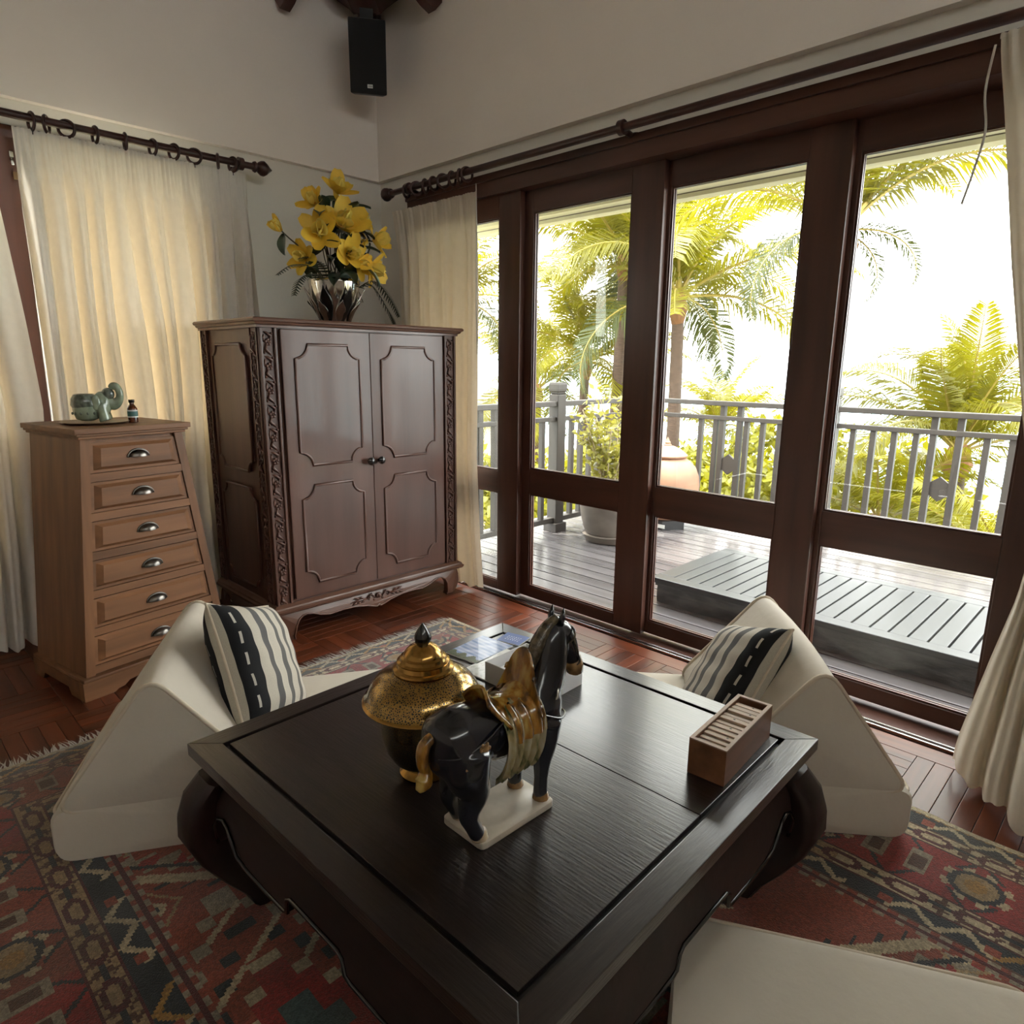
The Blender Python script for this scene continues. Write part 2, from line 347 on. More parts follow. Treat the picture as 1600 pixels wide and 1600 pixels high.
# floor with parquet
FL = struct('floor', MB().box(XL-.03, XR, YB, 2.75, -.10, -.012), 'subfloor')
sx = MB().box(-.1640, .1640, -.0268, .0268, -.011, 0).mesh('parquet_block', 'parquet_x', bevel=.0015)
sy = MB().box(-.0268, .0268, -.1640, .1640, -.011, 0).mesh('parquet_block', 'parquet_y', bevel=.0015)
cs = .33
def cell(cx, cy, odd):
    for k in range(6):
        o = -cs/2+.0275+k*.055
        if odd: ob('parquet_block', sx, FL, (cx, cy+o, 0))
        else: ob('parquet_block', sy, FL, (cx+o, cy, 0))
for i in range(4):
    for j in range(10): cell(-3.76+cs*(i+.5), 2.46-cs*(j+.5), (i+j) % 2)
for i in range(9): cell(-2.44+cs*(i+.5), 2.46-cs*.5, i % 2)
restmb = MB()
for i in range(14):
    for j in range(10):
        cx, cy = -2.44+cs*(i+.5), 2.13-cs*(j+.5)
        if cx < 2.2 and (cx > .75 or cy < -.5): restmb.box(cx-.163, cx+.163, cy-.163, cy+.163, -.011, 0)
for i in range(4):
    for j in range(4):
        cx, cy = -3.76+cs*(i+.5), -.84-cs*(j+.5); restmb.box(cx-.163, cx+.163, cy-.163, cy+.163, -.011, 0)
part('parquet_rest', restmb, 'parquet_x', FL, kind='stuff')
for k, (a, b) in enumerate([(-3.76, -2.3), (-2.296, -.9), (-.896, .6), (.604, 2.2)]):
    part('border_board', MB().box(a, b, 2.462, 2.548, -.011, 0), 'parquet_x', FL, bevel=.0015)
# ------------------------------------------------------------------ sliding doors
FR = struct('trim_1', MB().box(-3.44, -.06, 2.585, 2.78, 2.155, 2.262), 'door_wood_h', label='dark wooden head beam over the sliding doors')
part('head_lip', MB().box(-3.44, -.06, 2.57, 2.585, 2.225, 2.258), 'door_wood_h', FR)
part('jamb', MB().box(-3.44, -3.37, 2.575, 2.78, -.01, 2.155), 'door_wood_v', FR)
part('jamb', MB().box(-.13, -.06, 2.575, 2.78, -.01, 2.155), 'door_wood_v', FR)
part('sill', MB().box(-3.44, -.06, 2.56, 2.78, -.06, -.002), 'door_wood_h', FR)
for y in (2.566, 2.592): part('track', MB().box(-3.40, -.10, y-.004, y+.004, -.002, .008), 'steel', FR)
def panel(n, y, g0, g1, s0, s1, rz=(.605, .742), gz=(.075, 2.05), label=''):
    t = .036; d = bpy.data.objects.new('door_%d' % n, None); COL.objects.link(d); d['kind'] = 'structure'; d['label'] = label
    part('stile', MB().box(g0-s0, g0, y, y+t, .012, 2.16), 'door_wood_v', d, bevel=.003)
    part('stile', MB().box(g1, g1+s1, y, y+t, .012, 2.16), 'door_wood_v', d, bevel=.003)
    part('top_rail', MB().box(g0, g1, y, y+t, gz[1], 2.16), 'door_wood_h', d, bevel=.002)
    part('middle_rail', MB().box(g0, g1, y, y+t, rz[0], rz[1]), 'door_wood_h', d, bevel=.002)
    part('bottom_rail', MB().box(g0, g1, y, y+t, .012, gz[0]), 'door_wood_h', d, bevel=.002)
    for a, b in ((gz[0], rz[0]), (rz[1], gz[1])):
        part('pane', MB().box(g0-.004, g1+.004, y+t/2-.002, y+t/2+.002, a-.004, b+.004), 'glass', d)
        bd = MB(); w = .008
        for q in (y+.006, y+t-.014):
            bd.box(g0, g0+w, q, q+.008, a, b); bd.box(g1-w, g1, q, q+.008, a, b); bd.box(g0+w, g1-w, q, q+.008, a, a+w); bd.box(g0+w, g1-w, q, q+.008, b-w, b)
        part('glazing_bead', bd, 'jamb_wood', d)
panel(1, 2.612, -3.30, -2.690, .07, .155, (.592, .712), (.06, 2.045), 'narrow glazed door leaf half hidden by the corner curtain')
panel(2, 2.650, -2.478, -1.885, .10, .165, label='glazed door leaf in front of the potted shrub')
panel(3, 2.688, -1.706, -1.128, .10, .155, label='glazed door leaf in front of the lidded urn')
panel(4, 2.726, -.955, -.362, .09, .22, label='glazed door leaf beside the tied back curtain')
# left wall window
W1 = struct('window_1', MB().box(XL-.12, XL-.005, -.95, 1.53, 2.20, 2.275), 'jamb_wood', label='dark red wooden window frame behind the cream curtains')
for a, b in ((-.95, -.87), (-.12, -.04), (.600, .743), (.743, .778), (1.45, 1.53)):
    part('stile', MB().box(XL-(.10 if a < .6 or a > 1 else .02), XL+(.012 if a > .6 else 0), a, b, (.93 if a < .6 or a > 1 else 0), 2.20 if a < .6 or a > 1 else 2.272), 'jamb_wood', W1, bevel=.004)
part('bottom_rail', MB().box(XL-.10, XL-.005, -.95, 1.53, .93, 1.0), 'jamb_wood', W1)
for a, b in ((-.87, -.12), (-.04, .68), (.778, 1.45)): part('pane', MB().box(XL-.06, XL-.056, a, b, 1.0, 2.2), 'glass', W1)
lt = MB().box(XL+.012, XL+.03, .703, .719, 2.14, 2.165); part('latch', lt, 'silver', W1, bevel=.004)
part('latch', MB().box(XL+.012, XL+.02, .71, .726, 2.055, 2.085), 'brass_dark', W1)
part('latch', MB().tube([(XL+.02, .711, 2.14), (XL+.025, .713, 2.11)], .006), 'steel', W1, smooth=True)
# ------------------------------------------------------------------ outside: eave, deck, railings
EV = struct('trim_2', MB().box(-5.2, 2.6, 3.40, 3.46, 2.200, 2.33), 'fascia', label='painted eave board above the balcony doors')
for k in range(7):
    y0 = 2.80+k*.0865; z = 2.30-.012*k*.9
    part('soffit_board', MB().box(-5.2, 2.6, y0, y0+.080, z-.09*k/7, z+.02-.09*k/7), 'soffit', EV)
part('eave_roof', MB().add([(-5.4, 2.78, 2.62), (2.6, 2.78, 2.62), (2.6, 3.47, 2.34), (-5.4, 3.47, 2.34), (-5.4, 2.78, 2.70), (2.6, 2.78, 2.70), (2.6, 3.5, 2.40), (-5.4, 3.5, 2.40)],
     [(0, 3, 2, 1), (4, 5, 6, 7), (0, 1, 5, 4), (1, 2, 6, 5), (2, 3, 7, 6), (3, 0, 4, 7)]), 'roof_tile', EV)
for x in (-2.42, -1.60, -.75): part('clip', MB().box(x, x+.05, 3.385, 3.40, 2.235, 2.26), 'steel', EV)
DK = struct('deck', MB().box(-3.9, 1.6, 2.78, 5.45, -.16, -.06), 'groove', label='weathered grey timber balcony deck')
for k in range(22):
    y0 = 2.785+k*.1205
    part('deck_board', MB().box(-3.9, 1.6, y0, y0+.110, -.05, -.02), 'deck_wood', DK, bevel=.003)
struct('house_base', MB().box(XL-.2, XR+.2, YB-.2, 5.45, -5, -.17), 'house_wall').name = 'wall_foundation'
def railing(name, label, o, d, L, posts, doubles, bal):
    t = thing(name, label, 'railing', o, math.atan2(d[1], d[0]))
    part('top_rail', MB().box(0, L, -.035, .035, .982, 1.022), 'rail_wood', t, bevel=.006)
    part('middle_rail', MB().box(0, L, -.025, .025, .866, .900), 'rail_wood', t, bevel=.004)
    part('bottom_rail', MB().box(0, L, -.025, .025, .055, .095), 'rail_wood', t, bevel=.004)
    bm_ = MB().box(-.018, .018, -.018, .018, .095, .866).mesh('baluster', 'rail_wood')
    bt = MB().box(-.020, .020, -.022, .022, .095, .982).mesh('baluster', 'rail_wood')
    for s in bal: ob('baluster', bm_, t, (s, 0, 0))
    hx = MB().prism([(0, -.085), (.058, -.04), (.058, .04), (0, .085), (-.058, .04), (-.058, -.04)], lambda a, z, q: (a, q, z+.505), -.012, .012).mesh('hexagon_plaque', 'rail_wood')
    for s in doubles:
        ob('baluster', bt, t, (s-.075, 0, 0)); ob('baluster', bt, t, (s+.075, 0, 0)); ob('hexagon_plaque', hx, t, (s, 0, 0))
    for s, w in posts:
        p = part('post', MB().box(s-w, s+w, -w, w, -.02, 1.075), 'rail_wood', t, bevel=.006)
        part('post_cap', MB().lathe([(w*1.0, 1.075), (w*1.2, 1.083), (w*1.2, 1.09), (w*1.45, 1.10), (w*1.5, 1.115), (w*1.5, 1.15), (w*1.35, 1.165)], 4).xf(Matrix.Translation((s, 0, 0)) @ Matrix.Rotation(R(45), 4, 'Z')), 'rail_wood', p)
        part('post_foot', MB().box(s-w-.018, s+w+.018, -w-.018, w+.018, -.02, .05), 'rail_wood', p, bevel=.004)
    return t
# side railing runs along +y from the house, far railing along +x
railing('balcony_railing', 'grey timber balcony railing running from the house behind the potted shrub', (-3.49, 2.84, 0), (0, 1), 2.30,
        [(1.20, .048)], [.44], [.08+.118*k for k in range(18) if abs(.08+.118*k-.44) > .12 and abs(.08+.118*k-1.20) > .075])
xs = []
for s in range(-2, 40):
    x = -2.61+.135*s
    if -3.40 < x < 1.5: xs.append(x)
dbl = [-2.61, -1.083, .444]; pst = [-3.49, -1.83, 1.40]
bal = [x+3.49 for x in xs if all(abs(x-q) > .12 for q in dbl) and all(abs(x-q) > .08 for q in pst)]
railing('balcony_railing', 'grey timber balcony railing with hexagon plaques facing the palms and sea', (-3.49, 5.2, 0), (1, 0), 5.0,
        [(0, .048), (-1.83+3.49, .048), (4.89, .048)], [q+3.49 for q in dbl], bal)
# ------------------------------------------------------------------ rug
def make_rug():
    x0, x1, y0, y1, k = -2.52, .76, -.14, 2.13, .0062
    nx, ny = int((x1-x0)/k), int((y1-y0)/k)
    X, Y = np.meshgrid(x0+(np.arange(nx)+.5)*k, y0+(np.arange(ny)+.5)*k, indexing='ij')
    rng = np.random.default_rng(3)
    C = {'red': (.25, .020, .018), 'brick': (.24, .048, .026), 'tan': (.30, .205, .105), 'navy': (.018, .024, .030), 'cream': (.42, .34, .215), 'gold': (.32, .17, .04),
         'grey': (.255, .215, .155), 'wine': (.075, .010, .014), 'brown': (.085, .035, .02), 'binding': (.50, .42, .27), 'teal': (.05, .085, .085)}
    A = np.zeros((nx, ny, 3)); A[:] = C['brick']
    ey = np.minimum(y1-Y, Y-y0); ex = np.minimum(X-x0, x1-X)*1.33
    e = np.minimum(ex, ey); s = np.where(ex < ey, Y, X); lower = np.where(ex < ey, X < -1, Y < 1)
    def put(mask, c): A[mask] = C[c]
    hsh = lambda a: (np.sin(np.floor(a)*127.1)*43758.5453) % 1
    # field
    fx, fy = (X+.95), (Y-1.0); d1 = np.abs(fx)/1.55+np.abs(fy)/.78
    step = np.floor(np.abs(fy)/.05)*.05; dm = np.abs(np.abs(fx)-.95)/.5+step/.62
    put(d1 < 2, 'brick'); stepm = (np.abs(fx)/.55+np.abs(fy)/.5)
    band = dm % .5
    put((dm < .95), 'tan'); put((dm < .88), 'red'); put((dm < .55), 'grey'); put((dm < .48), 'wine'); put((dm < .22), 'gold'); put(dm < .15, 'teal')
    put((np.abs(dm-.72) < .03) & (((X*16) % 1) < .45), 'cream')
    put((np.abs(dm-1.2) < .07), 'grey'); put((np.abs(dm-1.2) < .045) & (((X*9+Y*7) % 1) < .5), 'red'); put((np.abs(dm-1.42) < .012), 'navy')
    hk = (np.abs(((X*3.2+.5*np.floor(Y*4)) % 1)-.5)+np.abs(((Y*4) % 1)-.5)); put((hk < .13) & (dm > .98), 'cream'); put((hk < .06) & (dm > .98), 'navy')
    put((np.abs(hk-.24) < .022) & (dm > .98) & (hsh(X*3.2) > .45), 'tan')
    st2 = np.floor(np.abs(Y-.50)/.035)*.035; d2 = np.abs(X+1.02)/.50+st2/.26; put(d2 < 1, 'grey'); put((d2 < .93) & (hsh(X*9+3)+hsh(Y*11) > 1.25), 'brick'); put((np.abs(d2-.7) < .035), 'navy'); put((d2 < .45), 'red'); put((np.abs(d2-.45) < .03), 'cream'); put(d2 < .2, 'teal'); put((np.abs(((X*7+Y*5) % 1)-.5) < .07) & (d2 < .93) & (d2 > .5), 'cream')
    cr = (np.abs(np.abs(fx)-np.abs(fy)*.8-.25) < .02); put(cr & (dm > 1.0) & (e > .5), 'cream')
    put((np.abs(np.abs(fx)-np.abs(fy)*.8-.31) < .008) & (dm > 1) & (e > .5), 'navy')
    # borders
    b = (e < .52) & (e >= .485); put(b, 'grey'); put(b & ((s*22) % 1 < .5), 'brick'); put((np.abs(e-.503) < .008), 'wine')
    def zig(lo, hi):
        m = (e >= lo) & (e < hi); put(m, 'navy'); t = (e-lo)/(hi-lo)
        saw = np.abs(((s*9.0) % 1)*2-1)
        put(m & (np.abs(t-.15-.7*saw) < .15) & (((s*9) % 3) < 2.2), 'cream'); put(m & (np.abs(t-.15-.7*saw) < .15) & (hsh(s*9) > .62), 'gold')
        put(m & (np.abs(t-.5) < .2) & (np.abs(((s*4.5) % 1)-.5) < .07), 'brick'); put(m & ((t < .06) | (t > .94)), 'brown')
    def tanb(lo, hi):
        m = (e >= lo) & (e < hi); put(m, 'tan'); t = (e-lo)/(hi-lo); q = (s*6.5) % 1
        put(m & (hsh(s*2.1) > .6), 'cream')
        put(m & (np.abs(q-.5) < .07) & (np.abs(t-.5) < .3), 'brown'); put(m & (np.abs(q-.5) < .2) & (np.abs(t-.5) < .09), 'navy')
        put(m & (np.abs(np.hypot((q-.05)*.9, (t-.5)*.75)-.2) < .06), 'wine'); put(m & (np.abs(np.hypot((q-.95)*.9, (t-.5)*.75)-.2) < .06), 'wine')
        put(m & (np.abs(((s*26+np.sin(t*9)*.4) % 1)-.5) < .14) & (hsh(s*6.5+.5) > .3) & (np.abs(t-.5) > .16), 'brown')
        put(m & ((t < .08) | (t > .92)), 'wine')
    m = e < .35; put(m, 'red'); q = (s*2.75) % 1-.5; t = (e-.25)/.36
    put(m & (hsh(s*5.3+1) > .7), 'brick')
    r = np.hypot(q*1.0, t*1.05); an = np.arctan2(t, q); put(m & (r < .22) & (np.abs(np.sin(an*4)) > .70), 'cream'); put(m & (r < .15), 'tan'); put(m & (np.abs(r-.15) < .02), 'navy'); put(m & (r < .07), 'gold')
    put(m & (np.abs(np.abs(q)-.36) < .075) & (np.abs(t) < .14), 'grey'); put(m & (np.abs(np.abs(q)-.36) < .045) & (np.abs(t) < .08), 'brown')
    put(m & (np.abs(np.abs(np.abs(q)-.25)-np.abs(t)*.8) < .018) & (np.abs(t) > .14), 'navy')
    zig(.42, .485); tanb(.35, .42); tanb(.085, .155); zig(.022, .085)
    put(e < .022, 'binding'); put((e > .018) & (e < .026) & ((s*40) % 1 < .5), 'gold')
    ab = 1+.16*np.sin(X*23+3*np.sin(X*5))+.10*np.sin(Y*17+2*np.sin(X*3)); A *= ab[..., None]; A *= .92*rng.uniform(.72, 1.22, (nx, ny, 1))
    # wear
    wear = np.clip(np.sin(X*2.3+1)*np.sin(Y*3.1+.7)*np.sin(X*5.1+Y*4.3), 0, 1)[..., None]*.3; A = A*(1-wear)+np.array((.17, .135, .095))*wear
    vx, vy = np.meshgrid(x0+np.arange(nx+1)*k, y0+np.arange(ny+1)*k, indexing='ij')
    vz = .0115+.0015*np.sin(vx*31)*np.sin(vy*27)+np.where(np.abs(vy-y1) < .05, .006*np.maximum(0, np.sin(vx*7+1)), 0)
    vy2 = vy+np.where(vy > 1.9, .012*np.sin(vx*6.0)+.006*np.sin(vx*13), 0)*(np.clip((vy-1.9)/.23, 0, 1))
    V = np.stack([vx, vy2, vz], -1).reshape(-1, 3)
    idx = (np.arange(nx)[:, None]*(ny+1)+np.arange(ny)[None, :]); F = np.stack([idx, idx+ny+1, idx+ny+2, idx+1], -1).reshape(-1, 4)
    me = bpy.data.meshes.new('rug'); me.vertices.add(len(V)); me.vertices.foreach_set('co', V.ravel()); me.loops.add(F.size); me.polygons.add(len(F))
    me.loops.foreach_set('vertex_index', F.ravel()); me.polygons.foreach_set('loop_start', np.arange(len(F))*4); me.polygons.foreach_set('loop_total', np.full(len(F), 4)); me.update()
    at = me.color_attributes.new('print', 'FLOAT_COLOR', 'CORNER'); c4 = np.ones((len(F), 4)); c4[:, :3] = np.clip(A.reshape(-1, 3), 0, 1); at.data.foreach_set('color', np.repeat(c4, 4, 0).ravel())
    me.materials.append(M['rug'])
    t = thing('rug', 'large worn red and navy tribal rug under the low table', 'rug', (0, 0, .0))
    ob('pile', me, t)
    mb = MB().box(x0+.004, x1-.004, y0+.004, y1-.012, .0005, .0085); part('backing', mb, 'piping', t)
    fr = MB(); rnd = random.Random(4); y = y0+.01
    while y < y1-.01:
        L = rnd.uniform(.05, .085); dy = rnd.uniform(-.022, .022); w = .0022
        fr.add([(x0+.002, y-w, .009), (x0+.002, y+w, .009), (x0-L*.5, y+dy*.4+w, .006), (x0-L*.5, y+dy*.4-w, .006), (x0-L, y+dy, .002)], [(0, 1, 2, 3), (3, 2, 4)])
        y += rnd.uniform(.0045, .008)
    part('fringe', fr, 'card_in', t, kind='stuff')
make_rug()
# ------------------------------------------------------------------ coffee table
def make_table():
    t = thing('coffee_table', 'low square black-brown wooden table with curved inward legs', 'table', (-1.022, 1.029, .0135), R(1.4))
    H, I, Z = .534, .475, .4065
    for k in range(4):
        mb = MB(); pr = [(-H, -H), (H, -H), (I, -I), (-I, -I)]
        mb.prism(pr, lambda a, b, q: (a, b, q), Z-.03, Z); mb.xf(Matrix.Rotation(R(90*k), 4, 'Z'))
        part('frame_board', mb, 'table_wood' if k % 2 == 0 else 'table_wood_y', t, bevel=.002)
    g = .011
    part('groove_bed', MB().box(-I, I, -I, I, Z-.029, Z-.012), 'groove', t)
    part('panel_board', MB().box(-I+g, I-g, -I+g, .0745, Z-.012, Z-.0005), 'table_wood', t, bevel=.0015)
    part('panel_board', MB().box(-I+g, I-g, .076, I-g, Z-.012, Z-.0005), 'table_wood', t, bevel=.0015)
    q = 2**.5; mb = MB().lathe([((H-.004)*q, Z-.03), ((H-.006)*q, Z-.036), ((H-.025)*q, Z-.052), ((H-.045)*q, Z-.066), ((H-.05)*q, Z-.078)], 4).xf(Matrix.Rotation(R(45), 4, 'Z'))
    part('under_moulding', mb, 'table_base', t)
    half = [(0, .252), (.085, .252), (.098, .245), (.102, .212), (.118, .204), (.20, .198), (.29, .200), (.325, .212), (.345, .245), (.365, .262), (.39, .268), (.415, .260), (.432, .235), (.436, .20), (.455, .17)]
    prof = [(-a, z) for a, z in half[::-1]]+half[1:]+[(.455, .325), (-.455, .325)]
    for k in range(4):
        mb = MB(); mb.prism(prof, lambda a, z, y: (a, y-.030*math.sin(math.pi*min(1, max(0, (.33-z)/.19))), z), -.497, -.462)
        mb.xf(Matrix.Rotation(R(90*k), 4, 'Z')); ap = part('apron', mb, 'table_base', t, smooth=30)
        bd = MB().tube([(a, -.500-.028*math.sin(math.pi*min(1, max(0, (.33-z)/.19))), z+.002) for a, z in [(-a, z) for a, z in half[::-1]]+half[1:]], .005, 6).xf(Matrix.Rotation(R(90*k), 4, 'Z'))
        part('beading', bd, 'knob_black', ap, smooth=True)
        # leg at corner (-,-)
        sec = [(.335, .060, .052), (.28, .034, .056), (.22, .022, .058), (.17, .020, .058), (.12, .036, .054), (.07, .068, .048), (.03, .098, .042), (.0, .112, .040)]
        lm = MB(); vs = []; fs = []
        for z, qd, h in sec:
            c = -H+qd; r = h*.45
            for ax, ay in ((-1, -1), (1, -1), (1, 1), (-1, 1)):
                for w in range(3):
                    an = math.atan2(ay, ax)+R(-45+45*w); vs.append((c+ax*(h-r)+r*math.cos(an), c+ay*(h-r)+r*math.sin(an), z))
        n = 12
        for i in range(len(sec)-1):
            for w in range(n): fs.append((i*n+w, (i+1)*n+w, (i+1)*n+(w+1) % n, i*n+(w+1) % n))
        fs += [tuple(range(n)), tuple(range((len(sec)-1)*n+n-1, (len(sec)-1)*n-1, -1))]
        lm.add(vs, fs).xf(Matrix.Rotation(R(90*k), 4, 'Z')); part('leg', lm, 'table_base', t, smooth=50)
make_table()
# ------------------------------------------------------------------ folding floor cushions
def rounded_poly(P, r, n=5):
    out = []
    for i in range(len(P)):
        a, b, c = Vector(P[i-1]), Vector(P[i]), Vector(P[(i+1) % len(P)]); u = (a-b).normalized(); v = (c-b).normalized()
        rr = r if not hasattr(r, '__len__') else r[i]
        h = math.acos(max(-1, min(1, u.dot(v))))/2; d = min(rr/math.tan(h), (a-b).length*.45, (c-b).length*.45); p0 = b+u*d; p1 = b+v*d
        for k in range(n+1):
            t = k/n; out.append(tuple((1-t)**2*p0+2*t*(1-t)*b+t*t*p1))
    return out
def pillow_solid(poly, w, puff=.012, nseg=10, end=.03):   # polygon in (l, z), extruded along +y 0..w with soft ends
    P = [Vector(p) for p in poly]; c = sum(P, Vector((0, 0)))/len(P); n = len(P); mb = MB(); vs = []; fs = []
    rows = []
    for j in range(nseg+1):
        t = j/nseg; y = w*t; s = 1.0
        rows.append((y, s))
    rows = [(0.0, .985)]+[(end*.4, 1.0)]+[(w*t, 1.0) for t in np.linspace(.1, .9, 7)]+[(w-end*.4, 1.0)]+[(w, .985)]
    for y, s in rows:
        b = puff*math.sin(math.pi*y/w)
        for p in P:
            d = (p-c); q = c+d*s+d.normalized()*b; vs.append((q.x, y, max(q.y, .0)))
    for i in range(len(rows)-1):
        for k in range(n): fs.append((i*n+k, i*n+(k+1) % n, (i+1)*n+(k+1) % n, (i+1)*n+k))
    # domed ends
    for end_, (row, sgn) in enumerate(((0, -1), (len(rows)-1, 1))):
        base = row*n; b1 = len(vs)
        for p in P:
            q = c+(p-c)*.6; vs.append((q.x, rows[row][0]+sgn*.010, q.y))
        vs.append((c.x, rows[row][0]+sgn*.014, c.y))
        for k in range(n):
            k2 = (k+1) % n
            fs.append((base+k, b1+k, b1+k2, base+k2) if sgn > 0 else (base+k2, b1+k2, b1+k, base+k)); fs.append((b1+k, b1+n, b1+k2) if sgn > 0 else (b1+k2, b1+n, b1+k))
    mb.add(vs, fs); return mb
def folding_cushion(label, B, ang, side, length, w=.65, wedge=True, wl=0.0, th=.15):
    # B: back corner nearest the camera, ang: seat direction, side: +1 width to the left of the seat direction
    t = thing('floor_cushion', label, 'cushion', (B[0], B[1], .0135), ang, 'folding floor cushions around the low table')
    fl = lambda mb: mb if side > 0 else MB().add([(p[0], -p[1], p[2]) for p in mb.v], [f[::-1] for f in mb.f])
    pad = pillow_solid(rounded_poly([(0, 0), (length, 0), (length, th), (0, th)], .045), w, .006)
    pp = part('seat_pad', fl(pad), 'cushion', t, smooth=60)
    z = th-.018
    for zz in (.014, th-.014):
        o = rounded_poly([(.004, .004), (length-.004, .004), (length-.004, w-.004), (.004, w-.004)], .05, 6)
        part('piping', fl(MB().tube([(a, b, zz) for a, b in o], 0.0058, 6, closed=True)), 'piping', pp, smooth=True)
    if wedge:
        poly = rounded_poly([(wl+.012, th-.01), (wl+.57, th-.01), (wl+.27, .50)], (.035, .035, .05), 6)
        # soft sides
        wd = pillow_solid(poly, w-.01, .016, end=.05)
        wp = part('wedge_backrest', fl(wd), 'cushion', t, smooth=60)
        for y in (.004, w-.014): part('piping', fl(MB().tube([(a, y, b) for a, b in poly], 0.0068, 6, closed=True)), 'piping', wp, smooth=True)
    return t
folding_cushion('cream folding floor cushion with triangular back, standing beside the drawer chest side of the table', (-1.905, .245), R(59.5), 1, 1.05)
folding_cushion('cream folding floor cushion with triangular back, standing between the table and the glass doors', (-.355, 1.955), R(218.5), -1, 1.05)
folding_cushion('cream flat seat pad with piped edge lying on the rug, without a pillow', (-.615+.485*1.65, 1.128-.875*1.65), R(118.5), -1, 1.65)
# ------------------------------------------------------------------ striped pillows
STR = [((.012, .012, .014), .17), ((.55, .50, .42), .13), ((.12, .115, .115), .10), ((.58, .53, .45), .10), ((.14, .135, .13), .085), ((.58, .53, .45), .085), ((.15, .14, .13), .06), ((.58, .53, .45), .08), ((.16, .15, .14), .05), ((.58, .53, .45), .14)]
def striped_pillow(label, loc, X, Yv, size=.44, thick=.085, flip=False):
    # X: across the stripes (dark edge first), Yv: along the stripes; face normal = X x Yv
    X = Vector(X).normalized(); Yv = Vector(Yv); Yv = (Yv-X*Yv.dot(X)).normalized(); Nn = X.cross(Yv); n = 56
    t = thing('striped_pillow', label, 'pillow', loc, 0, 'striped pillows leaning on the floor cushions')
    Rm = Matrix((X, Yv, Nn)).transposed().to_4x4()
    vs = []; fs = []; cols = []
    def shape(u, v, sg):
        pin = 1-.10*(abs(u)**3)*(1-abs(v)**2)*0-.07*(1-abs(v)**2)*abs(u)**4-.07*(1-abs(u)**2)*abs(v)**4
        h = max(0, (1-u**4))**.55*max(0, (1-v**4))**.55*(1+.03*math.sin(9*u+5*v)+.02*math.sin(17*v))
        return (u*size/2*(1-.06*(1-abs(v)**2)*abs(u)**3), v*size/2*(1-.06*(1-abs(u)**2)*abs(v)**3), sg*h*thick)
    for sg in (1, -1):
        mb = MB().grid(lambda a, b: shape(2*a-1, 2*b-1, sg), n, n)
        if sg < 0: mb.f = [f[::-1] for f in mb.f]
        me = mb.xf(Rm).mesh('cover', 'stripe', True)
        at = me.color_attributes.new('print', 'FLOAT_COLOR', 'CORNER'); data = []
        for j in range(n):
            for i in range(n):
                u = (i+.5)/n; acc = 0; c = STR[-1][0]; pc = None
                for cc_, w in STR:
                    if u < acc+w: c = cc_; break
                    acc += w
                if abs(u-acc) < .009 and acc > .1: c = (.62, .57, .48)
                if .07 < u < .092 and (j % 9) < 5: c = (.55, .52, .46)
                if u < .02 : c = (.5, .46, .38)
                data += [(*c, 1)]*4
        at.data.foreach_set('color', np.array(data, dtype=float).ravel())
        ob('cover_front' if sg > 0 else 'cover_back', me, t)
    ed = [shape(u, v, 0) for u, v in [(-1+2*k/20, -1) for k in range(20)]+[(1, -1+2*k/20) for k in range(20)]+[(1-2*k/20, 1) for k in range(20)]+[(-1, 1-2*k/20) for k in range(20)]]
    part('piping', MB().tube(ed, .004, 6, closed=True).xf(Rm), 'piping', t, smooth=True)
    return t
def orth(a, b):
    a = Vector(a).normalized(); b = Vector(b); return a, (b-a*b.dot(a)).normalized()
a_, b_ = orth((-.58, .72, -.36), (-.45, -.09, .89))
striped_pillow('grey and cream striped pillow leaning on the cushion near the drawer chest', (-1.935, .835, .372), a_, b_, .40, .078)
a_, b_ = orth((-.72, .58, -.34), (.22, .56, .80))
striped_pillow('grey and cream striped pillow leaning on the cushion near the glass doors', (-.885, 1.895, .325), a_, -b_, .40, .078)
